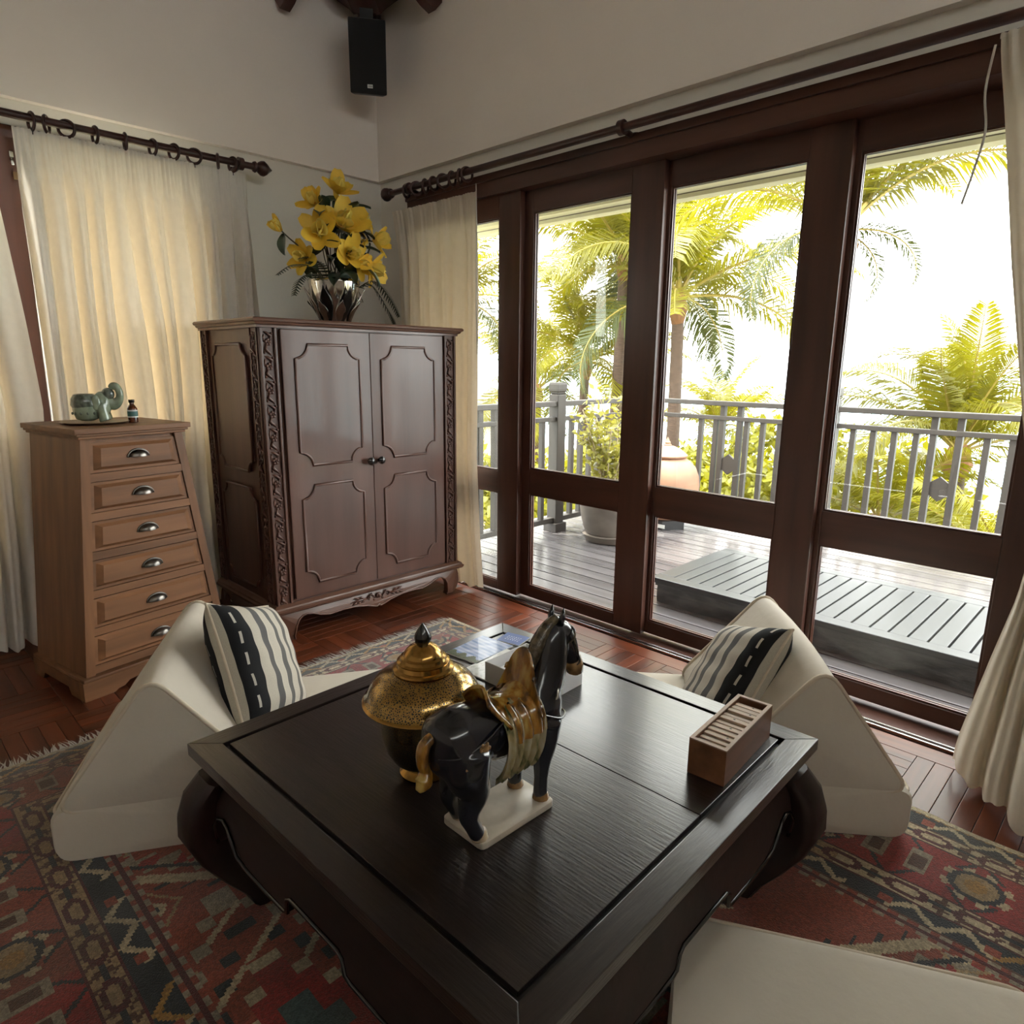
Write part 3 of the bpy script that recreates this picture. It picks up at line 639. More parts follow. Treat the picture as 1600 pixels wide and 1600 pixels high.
# ------------------------------------------------------------------ curtains, rods, rings
def curtain(name, label, m, p0, p1, out, ztop, zbot, folds, amp, head=.15, seed=1, edge0=None, edge1=None, push=None):
    # p0,p1: plan ends at the heading, out: direction into the room; edge0/edge1(z): shift of each end along the run; push(u,z): extra distance into the room
    rnd = random.Random(seed); P0 = Vector((*p0, 0)); D = Vector((*p1, 0))-P0; L = D.length; D /= L; O = Vector((*out, 0))
    nu = folds*14; nv = 46; ph = [rnd.uniform(-.35, .35) for _ in range(folds+2)]; am = [rnd.uniform(.6, 1.25) for _ in range(folds+2)]
    def f(a, b):
        z = ztop+(zbot-ztop)*b; dz = ztop-z
        k = a*folds; i = int(k); t = k-i
        phs = ph[i]*(1-t)+ph[i+1]*t; A = am[i]*(1-t)+am[i+1]*t
        kk = math.pi*(k+phs*min(1, dz/.8)); w = (2*abs(math.sin(kk))**.75-1)*1.1+.30*math.sin(2*math.pi*(2*k+1.7+phs*2))*min(1, dz/.4)
        fine = math.sin(2*math.pi*a*folds*4.3+1.2*math.sin(a*40))
        g = min(1, max(0, (dz-head*.75)/(head*.8)))
        off = (1-g)*(.006*fine+.006*w)+g*(amp*A*w*(.55+.45*min(1, dz/1.0)))
        e0 = edge0(z) if edge0 else 0; e1 = edge1(z) if edge1 else 0
        s = e0+(L+e1-e0)*(a+.012*math.sin(7*b+9*a)*g*math.sin(math.pi*a))
        zz = z-(.010*abs(math.sin(math.pi*a*folds)) if b == 0 else 0)+(.012*math.sin(a*folds*5) if b > .97 else 0)
        q = P0+D*s+O*(off+(push(a, z) if push else 0)); return (q.x, q.y, zz)
    t = thing(name, label, 'curtain')
    mb = MB().grid(f, nu, nv); part('drape', mb, m, t, smooth=True)
    hb = MB().grid(lambda a, b: tuple(Vector(f(a, (ztop-.004-b*.012-zbot)/(ztop-zbot)*0+(.004+b*.10*head)/(ztop-zbot)))+O*.003), nu, 2)
    part('heading_tape', hb, m, t, smooth=True)
    return t
curtain('curtain', 'cream pleated curtain glowing beside the tapered drawer chest and armoire', 'curtain_warm', (-3.62, .708), (-3.62, 1.70), (1, 0), 2.245, .02, 12, .058, .16, 3)
curtain('curtain', 'cream curtain hanging past the dark red window stile, away from the armoire', 'curtain_warm', (-3.58, -.75), (-3.58, .625), (1, 0), 2.245, .03, 14, .058, .16, 8,
        edge1=lambda z: interp(z, [0, .6, 1.1, 1.5, 2.0, 2.3], [-.03, .01, .04, .02, -.01, -.03]))
curtain('curtain', 'cream pleated curtain in the room corner behind the armoire', 'curtain', (-3.52, 2.528), (-2.79, 2.528), (0, -1), 2.175, .03, 7, .024, .15, 5,
        edge1=lambda z: interp(z, [0, .3, .8, 1.6, 2.2], [.06, .03, -.0, .02, .01]), edge0=lambda z: interp(z, [0, 1, 1.9, 2.2], [.22, .12, .06, .0]))
curtain('curtain', 'cream curtain tied back at the open end of the glass doors', 'curtain', (-.525, 2.45), (.15, 2.45), (0, -1), 2.215, .025, 6, .034, .12, 11,
        edge0=lambda z: interp(z, [0, .1, .4, .62, .74, .9, 1.1, 1.6, 2.2], [.16, .165, .215, .255, .265, .245, .205, .105, .0]),
        edge1=lambda z: interp(z, [0, .5, .74, 1.0, 2.2], [.10, -.10, -.20, -.15, .0]),
        push=lambda a, z: .24*max(0, min(1, (.85-z)/.8))*min(1, a*2.6))
def rod(name, label, a, b, fin, brackets, wall):
    t = thing(name, label, 'curtain rod'); A = Vector(a); B = Vector(b); d = (B-A).normalized()
    part('pole', MB().tube([A, B], .0165, 14), 'rod_wood', t, smooth=40)
    for P, s in fin:
        P = Vector(P); pr = [(.0165, 0), (.024, .003), (.028, .012), (.022, .02), (.017, .024), (.026, .030), (.036, .045), (.038, .058), (.028, .075), (.014, .090), (.003, .104)]
        mb = MB().lathe(pr, 16).xf(Matrix.Translation(P) @ (d*s).to_track_quat('Z', 'Y').to_matrix().to_4x4()); part('finial', mb, 'rod_wood', t, smooth=40)
    for s in brackets:
        p = A+d*s; q = p+Vector(wall)
        mb = MB().tube([p-Vector((0, 0, .005)), q-Vector((0, 0, .02)), q], [.014, .013, .02], 10); b1 = part('bracket', mb, 'rod_wood', t, smooth=40)
        part('collar', MB().tube([p-d*.012, p+d*.012], .03, 18), 'rod_wood', b1, smooth=40)
    return t
rod('curtain_rod', 'dark wooden curtain rod with turned finial above the drawer chest', (-3.62, -1.2, 2.287), (-3.62, 1.735, 2.287), [((-3.62, 1.735, 2.287), 1)], [1.78, 2.87], (-.105, 0, 0))
rod('curtain_rod', 'long dark wooden curtain rod running above the glass doors', (-3.485, 2.51, 2.270), (.45, 2.51, 2.270), [((-3.485, 2.51, 2.270), -1)], [.16, 1.635, 3.6], (0, .10, 0))
def ring_mesh(ax):
    mb = MB().tube([(0, 0.033*math.cos(a), .033*math.sin(a)) for a in np.linspace(0, 2*math.pi, 20, endpoint=False)], .007, 8, closed=True)
    mb.tube([(0, 0, -.038), (0, 0, -.05)], .0025, 6)
    if ax == 'x': mb.xf(Matrix.Rotation(R(90), 4, 'Z'))
    return mb.mesh('curtain_ring', 'rod_wood', True)
ry, rx = ring_mesh('x'), ring_mesh('y')
for k, y in enumerate((.779, .833, .906, 1.015, 1.136, 1.253, 1.347, 1.441, 1.556, 1.63)):
    tag(ob('curtain_ring', ry, None, (-3.62, y, 2.275), (0, 0, R((8, -30, 55, 5, -8, 10, 22, 50, -25, 12)[k]))), 'dark wooden curtain ring on the rod above the drawer chest', 'ring', 'rings on the drawer chest rod')
for k, x in enumerate((-3.346, -3.252, -3.172, -3.099, -3.018, -2.944, -2.882, -2.827)):
    tag(ob('curtain_ring', rx, None, (x, 2.51, 2.258), (0, 0, R((20, -28, 25, 10, -20, 15, 30, -12)[k]))), 'dark wooden curtain ring bunched above the corner curtain', 'ring', 'rings on the door rod')
# cord of the curtain
tag(part('pull_cord', MB().tube(smoothpath([(-.535, 2.46, 2.19), (-.548, 2.48, 2.08), (-.538, 2.50, 1.98), (-.552, 2.50, 1.88), (-.572, 2.50, 1.785)], 8), .0035, 6), 'cord', smooth=True),
    'thin twisted pale cord hanging beside the tied back curtain', 'cord')
tag(part('pull_cord', MB().tube([(-2.745, 2.50, 2.20), (-2.752, 2.51, 2.0), (-2.755, 2.51, 1.6), (-2.748, 2.51, 1.35)], .003, 6), 'cord', smooth=True), 'thin pale cord hanging beside the corner curtain', 'cord')
# ------------------------------------------------------------------ loudspeaker
def make_speaker():
    c = Vector((-3.445, 2.345, 2.915)); f = Vector((.83, -.56, 0)); yaw = math.atan2(f.y, f.x)
    t = thing('loudspeaker', 'black wall loudspeaker hanging in the room corner under the roof timbers', 'speaker', c, yaw)
    tilt = Matrix.Rotation(R(14), 4, 'Y')
    pr = lambda z: .098-.006*(z+.17)/.34*0
    mb = MB().add([(-.10, -.085, -.165), (.06, -.098, -.172), (.06, .098, -.172), (-.10, .085, -.165), (-.10, -.085, .165), (.06, -.098, .170), (.06, .098, .170), (-.10, .085, .165)],
                  [(0, 3, 2, 1), (4, 5, 6, 7), (0, 1, 5, 4), (1, 2, 6, 5), (2, 3, 7, 6), (3, 0, 4, 7)]).xf(tilt)
    part('cabinet', mb, 'black_plastic', t, bevel=.008)
    g = MB().grid(lambda a, b: ((.061+.012*(1-(2*a-1)**2)), (-.094+.188*a), -.166+.33*b), 8, 4).xf(tilt); gr = part('grille', g, 'grille', t, smooth=True)
    bd = part('badge', MB().box(.072, .076, -.006, .022, -.145, -.128).xf(tilt), 'white_print', gr)
    for k in range(4): part('badge_letter', MB().box(.076, .0765, -.002+k*.0055, .0005+k*.0055, -.141, -.132).xf(tilt), 'dark_print', bd) if False else None
    lt = MB()
    for k in range(4): lt.box(.0758, .0766, .000+k*.0054, .0024+k*.0054, -.141, -.133)
    part('badge_lettering', lt.xf(tilt), 'dark_print', bd)
    part('bracket', MB().box(-.16, .0, -.035, .035, .13, .24), 'black_plastic', t); part('bracket_arm', MB().tube([(-.08, 0, .2), (-.16, 0, .30)], .03, 8), 'black_plastic', t)
make_speaker()
# ------------------------------------------------------------------ armoire
def notched(w0, w1, z0, z1, r, n=6):
    out = []
    for cx, cz, a0 in ((w1, z0, 180), (w1, z1, 270), (w0, z1, 0), (w0, z0, 90)):
        for k in range(n+1):
            a = R(a0-90*k/n); out.append((cx+r*math.cos(a), cz+r*math.sin(a)))
    return out
def carved_motif():
    mb = MB(); x = 0
    for k in range(5):
        a = R(72*k+20); mb.ball((x+.004, .0105*math.cos(a), .0105*math.sin(a)), (.0045, .0075, .0075), 7, 5)
    mb.ball((x+.009, 0, 0), .0042, 7, 5); mb.ball((x+.004, .018, .036), .0065, 7, 5)
    mb.tube([(x+.002, -.008, -.012), (x+.006, -.014, -.03), (x+.004, .004, -.045), (x+.002, .016, -.058)], [.003, .008, .006, .001], 6)
    mb.tube([(x+.002, .008, .012), (x+.006, .012, .026), (x+.003, -.006, .04), (x+.002, -.018, .044)], [.002, .007, .006, .001], 6)
    mb.tube([(x+.003, -.02, .0), (x+.006, -.021, .02), (x+.003, -.017, .034)], [.002, .006, .001], 6); mb.ball((x+.004, -.018, -.044), .006, 7, 5)
    return mb
def make_armoire():
    t = thing('armoire', 'dark wooden two-door armoire with carved corner strips and shaped apron', 'armoire', (-2.86, 1.345, 0))
    D, Wd = .62, 1.10       # local x: 0 front .. -D back, y: 0..Wd
    z0, z1 = .185, 1.445
    part('body', MB().box(-D, -.006, .008, Wd-.008, z0, z1), 'armoire_wood', t)
    def ring(prof, name, m, top=None):
        mb = MB(); n = len(prof); vs = []
        for o, z in prof: vs += [(-D, -o, z), (o, -o, z), (o, Wd+o, z), (-D, Wd+o, z)]
        fs = [(i*4+k, i*4+k+1, (i+1)*4+k+1, (i+1)*4+k) for i in range(n-1) for k in range(3)]+[(i*4+3, i*4, (i+1)*4, (i+1)*4+3) for i in range(n-1)]
        fs += [(3, 2, 1, 0), tuple((n-1)*4+k for k in range(4))]; return part(name, mb.add(vs, fs), m, t)
    ring([(.002, z1), (.012, z1), (.012, z1+.010), (.022, z1+.014), (.026, z1+.022), (.034, z1+.026), (.036, z1+.034), (.030, z1+.041)], 'cornice', 'armoire_wood_h')
    ring([(.010, .138), (.024, .142), (.030, .150), (.032, .160), (.024, .166), (.022, .174), (.012, .180), (.004, .186)], 'base_moulding', 'armoire_wood_h')
    # corner posts with carving
    cm = carved_motif().mesh('carved_flower', 'carved_wood', True)
    def strip(y0, y1, side=False):
        nm = 'carved_strip'
        if not side:
            p = part(nm, MB().box(-.006, .0, y0, y1, z0, z1), 'carved_wood', t)
            for a in (y0, y1-.012): part('strip_edge', MB().box(.0, .010, a, a+.012, z0, z1), 'armoire_wood', p, bevel=.003)
            yc = (y0+y1)/2
            for k in range(12): ob('carved_flower', cm, p, (.0, yc, z0+.055+k*(z1-z0-.08)/11.35))
        else:   # on the visible side face, y = 0 plane facing -y
            p = part(nm, MB().box(y0, y1, .002, .008, z0, z1), 'carved_wood', t)
            for a in (y0, y1-.010): part('strip_edge', MB().box(a, a+.010, -.006, .002, z0, z1), 'armoire_wood', p, bevel=.003)
            for k in range(12): ob('carved_flower', cm, p, ((y0+y1)/2, .002, z0+.055+k*(z1-z0-.08)/11.35), (0, 0, R(-90)))
    strip(.0, .078); strip(Wd-.078, Wd); strip(-.085, -.012, True); strip(-D, -D+.07, True)
    def bead(pts, fn, parent): part('panel_bead', MB().tube([fn(a, z) for a, z in pts], .0065, 8, closed=True), 'armoire_wood', parent, smooth=True)
    def leaf(y0, y1, kside):
        d = part('door', MB().box(-.004, .012, y0, y1, z0+.012, z1-.004), 'armoire_wood', t, bevel=.003)
        for a, b in ((.83, 1.378), (.262, .735)):
            o = notched(y0+.062, y1-.062, a, b, .062)
            part('door_panel', MB().prism(o, lambda p, z, x: (x, p, z), .010, .0145), 'armoire_wood', d)
            bead(o, lambda p, z: (.014, p, z), d)
            bead(notched(y0+.072, y1-.072, a+.010, b-.010, .060), lambda p, z: (.0125, p, z), d) if False else None
        kn = MB().lathe([(.006, 0), (.007, .012), (.016, .018), (.020, .026), (.019, .034), (.011, .041), (.001, .043)], 14).xf(Matrix.Translation((.012, y1-.030 if kside > 0 else y0+.030, .823)) @ Matrix.Rotation(R(90), 4, 'Y'))
        part('knob', kn, 'knob_black', d, smooth=40)
    leaf(.094, .549, 1); leaf(.551, Wd-.094, -1)
    for a, b in ((.80, 1.378), (.235, .72)):
        o = notched(-D+.125, -.135, a, b, .05)
        p = part('side_panel', MB().prism(o, lambda p, z, y: (p, y, z), -.002, .008), 'armoire_wood', t); bead(o, lambda p, z: (p, -.003, z), p)
    # shaped apron with feet
    def apron_prof(L):
        h = [(0, .062), (.012, .054), (.03, .058), (.07, .072), (.15, .086), (.22, .088), (.29, .084), (.34, .096), (.375, .110), (.405, .116), (.43, .112), (.452, .098), (.466, .072), (.472, .040), (.476, .016), (.470, .0), (.515, .0), (.540, .03), (.550, .07), (.552, .11), (.548, .142)]
        s = L/2/.55; return [(-a*s, z) for a, z in h[::-1]]+[(a*s, z) for a, z in h[1:]]
    pr = apron_prof(Wd); bul = lambda z: .014*math.sin(math.pi*min(1, z/.142))
    ap = part('apron', MB().prism(pr, lambda a, z, x: (x+bul(z), a+Wd/2, z), -.03, .004), 'armoire_wood_h', t)
    part('apron_edge', MB().tube([(.005+bul(z), a+Wd/2, z) for a, z in pr[5:-5]], .0045, 6), 'armoire_wood_h', ap, smooth=True)
    part('apron', MB().prism(apron_prof(D), lambda a, z, y: (a-D/2, y-bul(z), z), 0, .03), 'armoire_wood_h', t)
    part('foot', MB().box(-D, -D+.06, Wd-.06, Wd, 0, .145), 'armoire_wood_h', t)
    cv = MB(); yc = Wd/2; x = .012
    cv.ball((x+.006, yc, .112), (.008, .020, .016), 10, 6); cv.ball((x+.012, yc, .112), (.006, .010, .008), 8, 5)
    for s in (-1, 1):
        cv.tube([(x, yc+s*.02, .10), (x+.006, yc+s*.045, .128), (x+.006, yc+s*.068, .115), (x+.004, yc+s*.058, .100), (x+.004, yc+s*.05, .112)], [.004, .006, .006, .005, .002], 6)
        for k in range(5): cv.tube([(x+.002, yc+s*(.075+.012*k), .105+.004*(k % 2)), (x+.007, yc+s*(.092+.013*k), .112+.012*(1 if k % 2 else -1)), (x+.002, yc+s*(.112+.013*k), .108+.016*(1 if k % 2 else -1))], [.002, .0065, .001], 6)
        cv.tube([(x, yc+s*.06, .108), (x+.005, yc+s*.12, .110), (x, yc+s*.175, .106)], [.004, .008, .001], 6)
        cv.ball((x+.004, yc+s*.026, .094), (.006, .010, .007), 8, 5)
    part('apron_carving', cv, 'carved_wood', ap, smooth=True)
make_armoire()
# ------------------------------------------------------------------ tapered chest of drawers
def make_chest():
    t = thing('chest_of_drawers', 'tall tapered wooden chest with six drawers and pewter cup pulls', 'drawer chest', (-2.862, .55, 0), R(10.4))
    D = .43; lf = lambda z: .092*z; rt = lambda z: .618-.13*z
    def tap(z0, z1, x0, x1, a=0, b=0):
        return MB().add([(x0, lf(z0)+a, z0), (x1, lf(z0)+a, z0), (x1, rt(z0)-b, z0), (x0, rt(z0)-b, z0), (x0, lf(z1)+a, z1), (x1, lf(z1)+a, z1), (x1, rt(z1)-b, z1), (x0, rt(z1)-b, z1)],
                        [(0, 3, 2, 1), (4, 5, 6, 7), (0, 1, 5, 4), (1, 2, 6, 5), (2, 3, 7, 6), (3, 0, 4, 7)])
    part('carcass', tap(.085, 1.012, -D, -.014), 'chest_wood_v', t)
    def lean(side):   # front corner posts
        z0, z1 = .085, 1.012; w = .034
        f = (lambda z: (lf(z), lf(z)+w)) if side < 0 else (lambda z: (rt(z)-w, rt(z)))
        a, b = f(z0); c, d = f(z1)
        part('front_post', MB().add([(-.014, a, z0), (0, a, z0), (0, b, z0), (-.014, b, z0), (-.014, c, z1), (0, c, z1), (0, d, z1), (-.014, d, z1)], [(0, 3, 2, 1), (4, 5, 6, 7), (0, 1, 5, 4), (1, 2, 6, 5), (2, 3, 7, 6), (3, 0, 4, 7)]), 'chest_wood_v', t)
    lean(-1); lean(1)
    zs = [1.000-.1505*k for k in range(7)]
    for k in range(6):
        zt, zb = zs[k]-.004, zs[k]-.118
        part('drawer_rail', tap(zs[k]-.150, zs[k]-.120, -.014, -.001, .034, .034), 'chest_wood', t)
        d = part('drawer', tap(zb, zt, -.02, -.006, .036, .036), 'chest_wood', t)
        i = .022; j = .034
        P = lambda z, o, x: [(x, lf(z)+o, z), (x, rt(z)-o, z)]
        A = P(zb+.010, .036+i*.5, -.006)+P(zt-.010, .036+i*.5, -.006)[::-1]; Bv = P(zb+.022, .036+i+.012, .006)+P(zt-.022, .036+i+.012, .006)[::-1]
        part('raised_field', MB().add(A+Bv, [(4, 5, 6, 7), (0, 1, 5, 4), (1, 2, 6, 5), (2, 3, 7, 6), (3, 0, 4, 7)]), 'chest_wood', d)
        yc = (lf((zt+zb)/2)+rt((zt+zb)/2))/2+.004; zc = (zt+zb)/2+.004
        cup = MB().grid(lambda a, b: (.006+.022*math.sin(math.pi*a)*math.sin(math.pi/2*b), yc-.038*math.cos(math.pi*a)*(.25+.75*math.sin(math.pi/2*b))-0, zc-.010+.026*math.sin(math.pi*a)*math.cos(math.pi/2*b)*1.0+.0), 16, 8)
        cup = MB()
        vs = []; n = 16; m = 7
        for bb in range(m+1):
            ph = math.pi/2*bb/m
            for a in range(n+1):
                th = math.pi*a/n; vs.append((.007+.024*math.sin(th)*math.sin(ph), yc-.038*math.cos(th), zc-.012+.027*math.sin(th)*math.cos(ph)))
        fs = [(bb*(n+1)+a, bb*(n+1)+a+1, (bb+1)*(n+1)+a+1, (bb+1)*(n+1)+a) for bb in range(m) for a in range(n)]
        h = part('cup_pull', cup.add(vs, fs), 'pewter', d, smooth=True)
        part('pull_rim', MB().tube([(.008, yc-.041*math.cos(math.pi*a/14), zc-.013+.030*math.sin(math.pi*a/14)) for a in range(15)], .0035, 6), 'pewter', h, smooth=True)
        part('pull_backplate', MB().prism([(yc-.040*math.cos(math.pi*a/12), zc-.012+.028*math.sin(math.pi*a/12)) for a in range(13)], lambda p, z, x: (x, p, z), .006, .0075), 'pewter_dark', h)
    # top slab with moulded edge, plinth
    yl, yr = lf(1.012), rt(1.012)
    for o, a, b in ((.010, 1.012, 1.022), (.018, 1.022, 1.032), (.026, 1.032, 1.052)):
        part('top_board', MB().box(-D-.01, o, yl-o, yr+o, a, b), 'chest_wood', t, bevel=.003)
    part('base_moulding', MB().box(-D, .018, lf(.08)-.018, rt(.08)+.018, .076, .090), 'chest_wood', t, bevel=.004)
    pl = [(-.012, .076), (-.012, 0), (.10, 0), (.115, .010), (.14, .014), (.16, .030), (.20, .036), (.43, .036), (.47, .030), (.49, .014), (.515, .010), (.53, 0), (.632, 0), (.632, .076)]
    part('plinth', MB().prism(pl, lambda a, z, x: (x, a, z), -.02, .014), 'chest_wood', t)
    part('plinth', MB().prism([(-D, .076), (-D, 0), (-D+.08, 0), (-D+.1, .03), (-.12, .03), (-.10, 0), (-.02, 0), (-.02, .076)], lambda a, z, y: (a, y, z), -.012, .008), 'chest_wood', t)
    part('plinth', MB().prism([(-D, .076), (-D, 0), (-D+.08, 0), (-D+.1, .03), (-.12, .03), (-.10, 0), (-.02, 0), (-.02, .076)], lambda a, z, y: (a, y, z), .612, .632), 'chest_wood', t)
make_chest()
TZ = .4205
# ------------------------------------------------------------------ lidded jar
def make_jar():
    t = thing('lidded_jar', 'black and gold lidded ceramic jar with pointed finial on the low table', 'jar', (-1.064, .815, TZ))
    part('foot', MB().lathe([(.050, 0), (.055, .003), (.056, .007), (.046, .016), (.042, .022)], 40), 'gold', t, smooth=40)
    part('bowl', MB().lathe([(.042, .020), (.050, .024), (.070, .042), (.084, .066), (.091, .095), (.093, .12), (.092, .145), (.096, .166), (.098, .173)], 48), 'gold_lattice', t, smooth=40)
    l = part('lid', MB().lathe([(.118, .172), (.127, .174), (.130, .178), (.127, .183), (.122, .187), (.120, .193), (.115, .206), (.106, .219), (.093, .231), (.077, .240), (.060, .2455)], 56), 'gold_lattice', t, smooth=40)
    part('lid_rim', MB().lathe([(.120, .171), (.128, .1725), (.1315, .177), (.128, .1825), (.121, .185)], 56), 'gold', l, smooth=40)
    part('lid_tier', MB().lathe([(.062, .243), (.065, .246), (.064, .250), (.057, .253), (.055, .262), (.056, .265), (.050, .268), (.048, .274), (.042, .277), (.041, .281), (.036, .288), (.028, .296), (.014, .302), (.011, .304)], 40), 'gold', l, smooth=25)
    part('finial', MB().lathe([(.010, .298), (.016, .304), (.0185, .312), (.0175, .320), (.012, .331), (.006, .340), (.001, .347)], 24), 'knob_black', l, smooth=40)
make_jar()
# ------------------------------------------------------------------ glazed horse
def make_horse():
    t = thing('horse_figurine', 'dark glazed ceramic horse with amber saddle on a cream slab', 'figurine', (-.845, .842, TZ), R(-1))
    sl = MB().prism(rounded_poly([(-.060, -.112), (.058, -.110), (.060, .088), (-.058, .090)], .014, 3), lambda a, b, z: (a, b, z), 0, .014)
    part('base_slab', sl, 'slab_cream', t, bevel=.003, smooth=40)
    b = MB()
    b.tube(smoothpath([(0, -.172, .205), (0, -.15, .212), (0, -.11, .212), (0, -.05, .205), (0, .01, .202), (0, .06, .204), (0, .10, .204), (0, .132, .198)], 4),
           list(np.interp(np.linspace(0, 1, 29), [0, .1, .22, .4, .6, .78, .9, 1], [.028, .054, .062, .057, .054, .057, .051, .028])), 36)
    b.ball((0, -.118, .205), (.063, .070, .068), 36, 24); b.ball((0, .088, .198), (.053, .056, .060), 36, 24); b.ball((.0, -.02, .190), (.055, .09, .053), 36, 24)
    b.tube(smoothpath([(0, .075, .215), (0, .105, .255), (0, .122, .298), (0, .132, .335), (0, .148, .356)], 5), list(np.interp(np.linspace(0, 1, 21), [0, .3, .6, .85, 1], [.052, .046, .038, .030, .023])), 30)
    b.tube(smoothpath([(0, .136, .352), (0, .158, .342), (0, .178, .312), (0, .196, .275), (0, .206, .246), (0, .208, .236)], 5), list(np.interp(np.linspace(0, 1, 26), [0, .2, .45, .7, .9, 1], [.021, .027, .023, .0165, .017, .012])), 12)
    b.ball((0, .174, .305), (.020, .019, .023), 10, 8)
    for x, dy in ((-.036, .014), (.036, 0)):     # hind legs with hock
        b.tube(smoothpath([(x*.9, -.120+dy, .205), (x, -.126+dy, .160), (x, -.112+dy, .118), (x, -.122+dy, .084), (x, -.124+dy, .070), (x, -.112+dy, .042), (x, -.100+dy, .018)], 4),
               list(np.interp(np.linspace(0, 1, 25), [0, .18, .36, .52, .64, .82, 1], [.044, .042, .030, .021, .020, .0165, .0175])), 24)
    for x, y in ((-.032, .056), (.034, .064)):
        b.tube(smoothpath([(x, y+.018, .190), (x, y+.016, .140), (x, y+.010, .098), (x, y+.008, .060), (x, y+.006, .018)], 4), list(np.interp(np.linspace(0, 1, 17), [0, .3, .5, .75, 1], [.036, .027, .020, .0155, .017])), 10)
    me = remesh(b, .0034, 42); me.materials.append(M['horse_glaze']); bo = ob('body', me, t)
    for x, y in ((-.036, -.084), (.036, -.098), (-.032, .064), (.034, .072)):
        part('hoof', MB().lathe([(.017, .012), (.018, .016), (.015, .026), (.011, .034)], 12, (x, y, 0)), 'horse_cream' if y < 0 else 'horse_tan', t, smooth=True)
    for s in (-1, 1):
        part('ear', MB().tube([(s*.012, .143, .362), (s*.016, .146, .380), (s*.015, .150, .398)], [.0075, .0065, .001], 8), 'horse_glaze', bo, smooth=True)
        part('eye', MB().ball((s*.0225, .176, .318), .0048, 8, 6), 'knob_black', bo, smooth=True)
        part('nostril', MB().ball((s*.013, .214, .246), (.004, .004, .004), 8, 6), 'knob_black', bo, smooth=True)
    mn = MB().tube(smoothpath([(0, .055, .258), (0, .072, .300), (0, .092, .335), (0, .118, .362), (0, .146, .374)], 5), list(np.interp(np.linspace(0, 1, 21), [0, .5, 1], [.012, .016, .010])), 8)
    part('mane', mn, 'horse_mane', t, smooth=True)
    part('muzzle', MB().tube([(0, .200, .268), (0, .206, .252), (0, .209, .236), (0, .208, .229)], [.0195, .0205, .018, .009], 12), 'horse_tan', t, smooth=True)
    br = MB()
    for z, y, r in ((.268, .200, .021), (.335, .168, .031)):
        br.tube([(r*math.cos(a), y+r*.75*math.sin(a)*.5, z+r*math.sin(a)*.55) for a in np.linspace(0, 2*math.pi, 18, endpoint=False)], .0022, 5, closed=True)
    for s in (-1, 1): br.tube([(s*.0295, .166, .335), (s*.024, .186, .300), (s*.0205, .200, .268)], .002, 5)
    part('bridle', br, 'horse_mane', t, smooth=True)
    co = MB().tube([(.050*math.cos(a), .098+.012*math.sin(a), .236+.028*math.sin(a)) for a in np.linspace(0, 2*math.pi, 24, endpoint=False)], .003, 6, closed=True)
    part('collar_strap', co, 'silver', t, smooth=True)
    for s in (-1, 1):
        part('rump_strap', MB().tube(smoothpath([(s*.05, -.045, .240), (s*.061, -.10, .226), (s*.054, -.155, .210), (s*.02, -.182, .205)], 5), .0028, 6), 'horse_glaze', t, smooth=True)
        part('breast_strap', MB().tube(smoothpath([(s*.056, .05, .215), (s*.058, .10, .19), (s*.035, .138, .182), (0, .148, .178)], 5), .0026, 6), 'horse_glaze', t, smooth=True)
    for s in (-1, 1):
        ro = MB()
        for (y, z) in ((-.140, .190), (-.108, .212)):
            ro.ball((s*.060, y, z), (.007, .013, .013), 10, 6)
            for k in range(6): ro.ball((s*.063, y+.010*math.cos(k*1.047), z+.010*math.sin(k*1.047)), .0042, 6, 4)
        part('rosette', ro, 'horse_tan', t, smooth=True)
    tl = MB().tube(smoothpath([(0, -.168, .238), (0, -.192, .228), (0, -.198, .200), (.0, -.192, .178), (.004, -.200, .160), (.006, -.214, .150)], 5), list(np.interp(np.linspace(0, 1, 26), [0, .25, .6, .8, 1], [.010, .013, .012, .017, .005])), 10)
    part('tail', tl, 'saddle', t, smooth=True)
    # saddle cloth with deep folds
    def cloth(a, b, grow=0):
        y = -.052+.112*a+.006*math.sin(b*5); ang = (b-.5)*2*R(148)
        fold = .0055*math.sin(a*2*math.pi*5.5+ang)*min(1, abs(ang)/1.0)
        r = .063+fold+grow+.004*abs(ang)/2.5
        return (r*math.sin(ang), y, .193+(r*1.0)*math.cos(ang)*(1 if abs(ang) < R(90) else 1.5))
    sc = MB().grid(lambda a, b: cloth(a, b), 44, 40); part('saddle_cloth', sc, 'blanket', t, smooth=True)
    def flap(a, b, s):
        y = -.030+.078*a; ang = s*(R(28)+R(62)*b); r = .0705+.003*math.sin(a*2*math.pi*3)
        return (r*math.sin(ang), y, .193+r*1.0*math.cos(ang))
    for s in (-1, 1): part('saddle_flap', MB().grid(lambda a, b: flap(a, b, s), 20, 8), 'saddle', t, smooth=True)
    sd = MB()
    def pommel(a, b, y0, lean, h, wv):
        u = 2*a-1; z = .246+h*b*(1-.55*abs(u)**2.2); x = wv*u*(1-.45*b); return (x, y0+lean*b-.012*abs(u)*0+.014*(1-abs(u))*b, z-.024*abs(u)**2*(1-b))
    sd.grid(lambda a, b: pommel(a, b, 0.032, .008, .092, .068), 18, 12)
    p1 = part('pommel', sd, 'saddle', t, smooth=True); p1.modifiers.new('s', 'SOLIDIFY').thickness = .006
    p2 = part('cantle', MB().grid(lambda a, b: pommel(a, b, -.042, -.034, .046, .062), 18, 10), 'saddle', t, smooth=True); p2.modifiers.new('s', 'SOLIDIFY').thickness = .006
    part('seat', MB().grid(lambda a, b: (.050*(2*a-1), -.048+.085*b, .258-.028*(2*a-1)**2+.012*(2*b-1)**2), 14, 10), 'saddle', t, smooth=True)
make_horse()
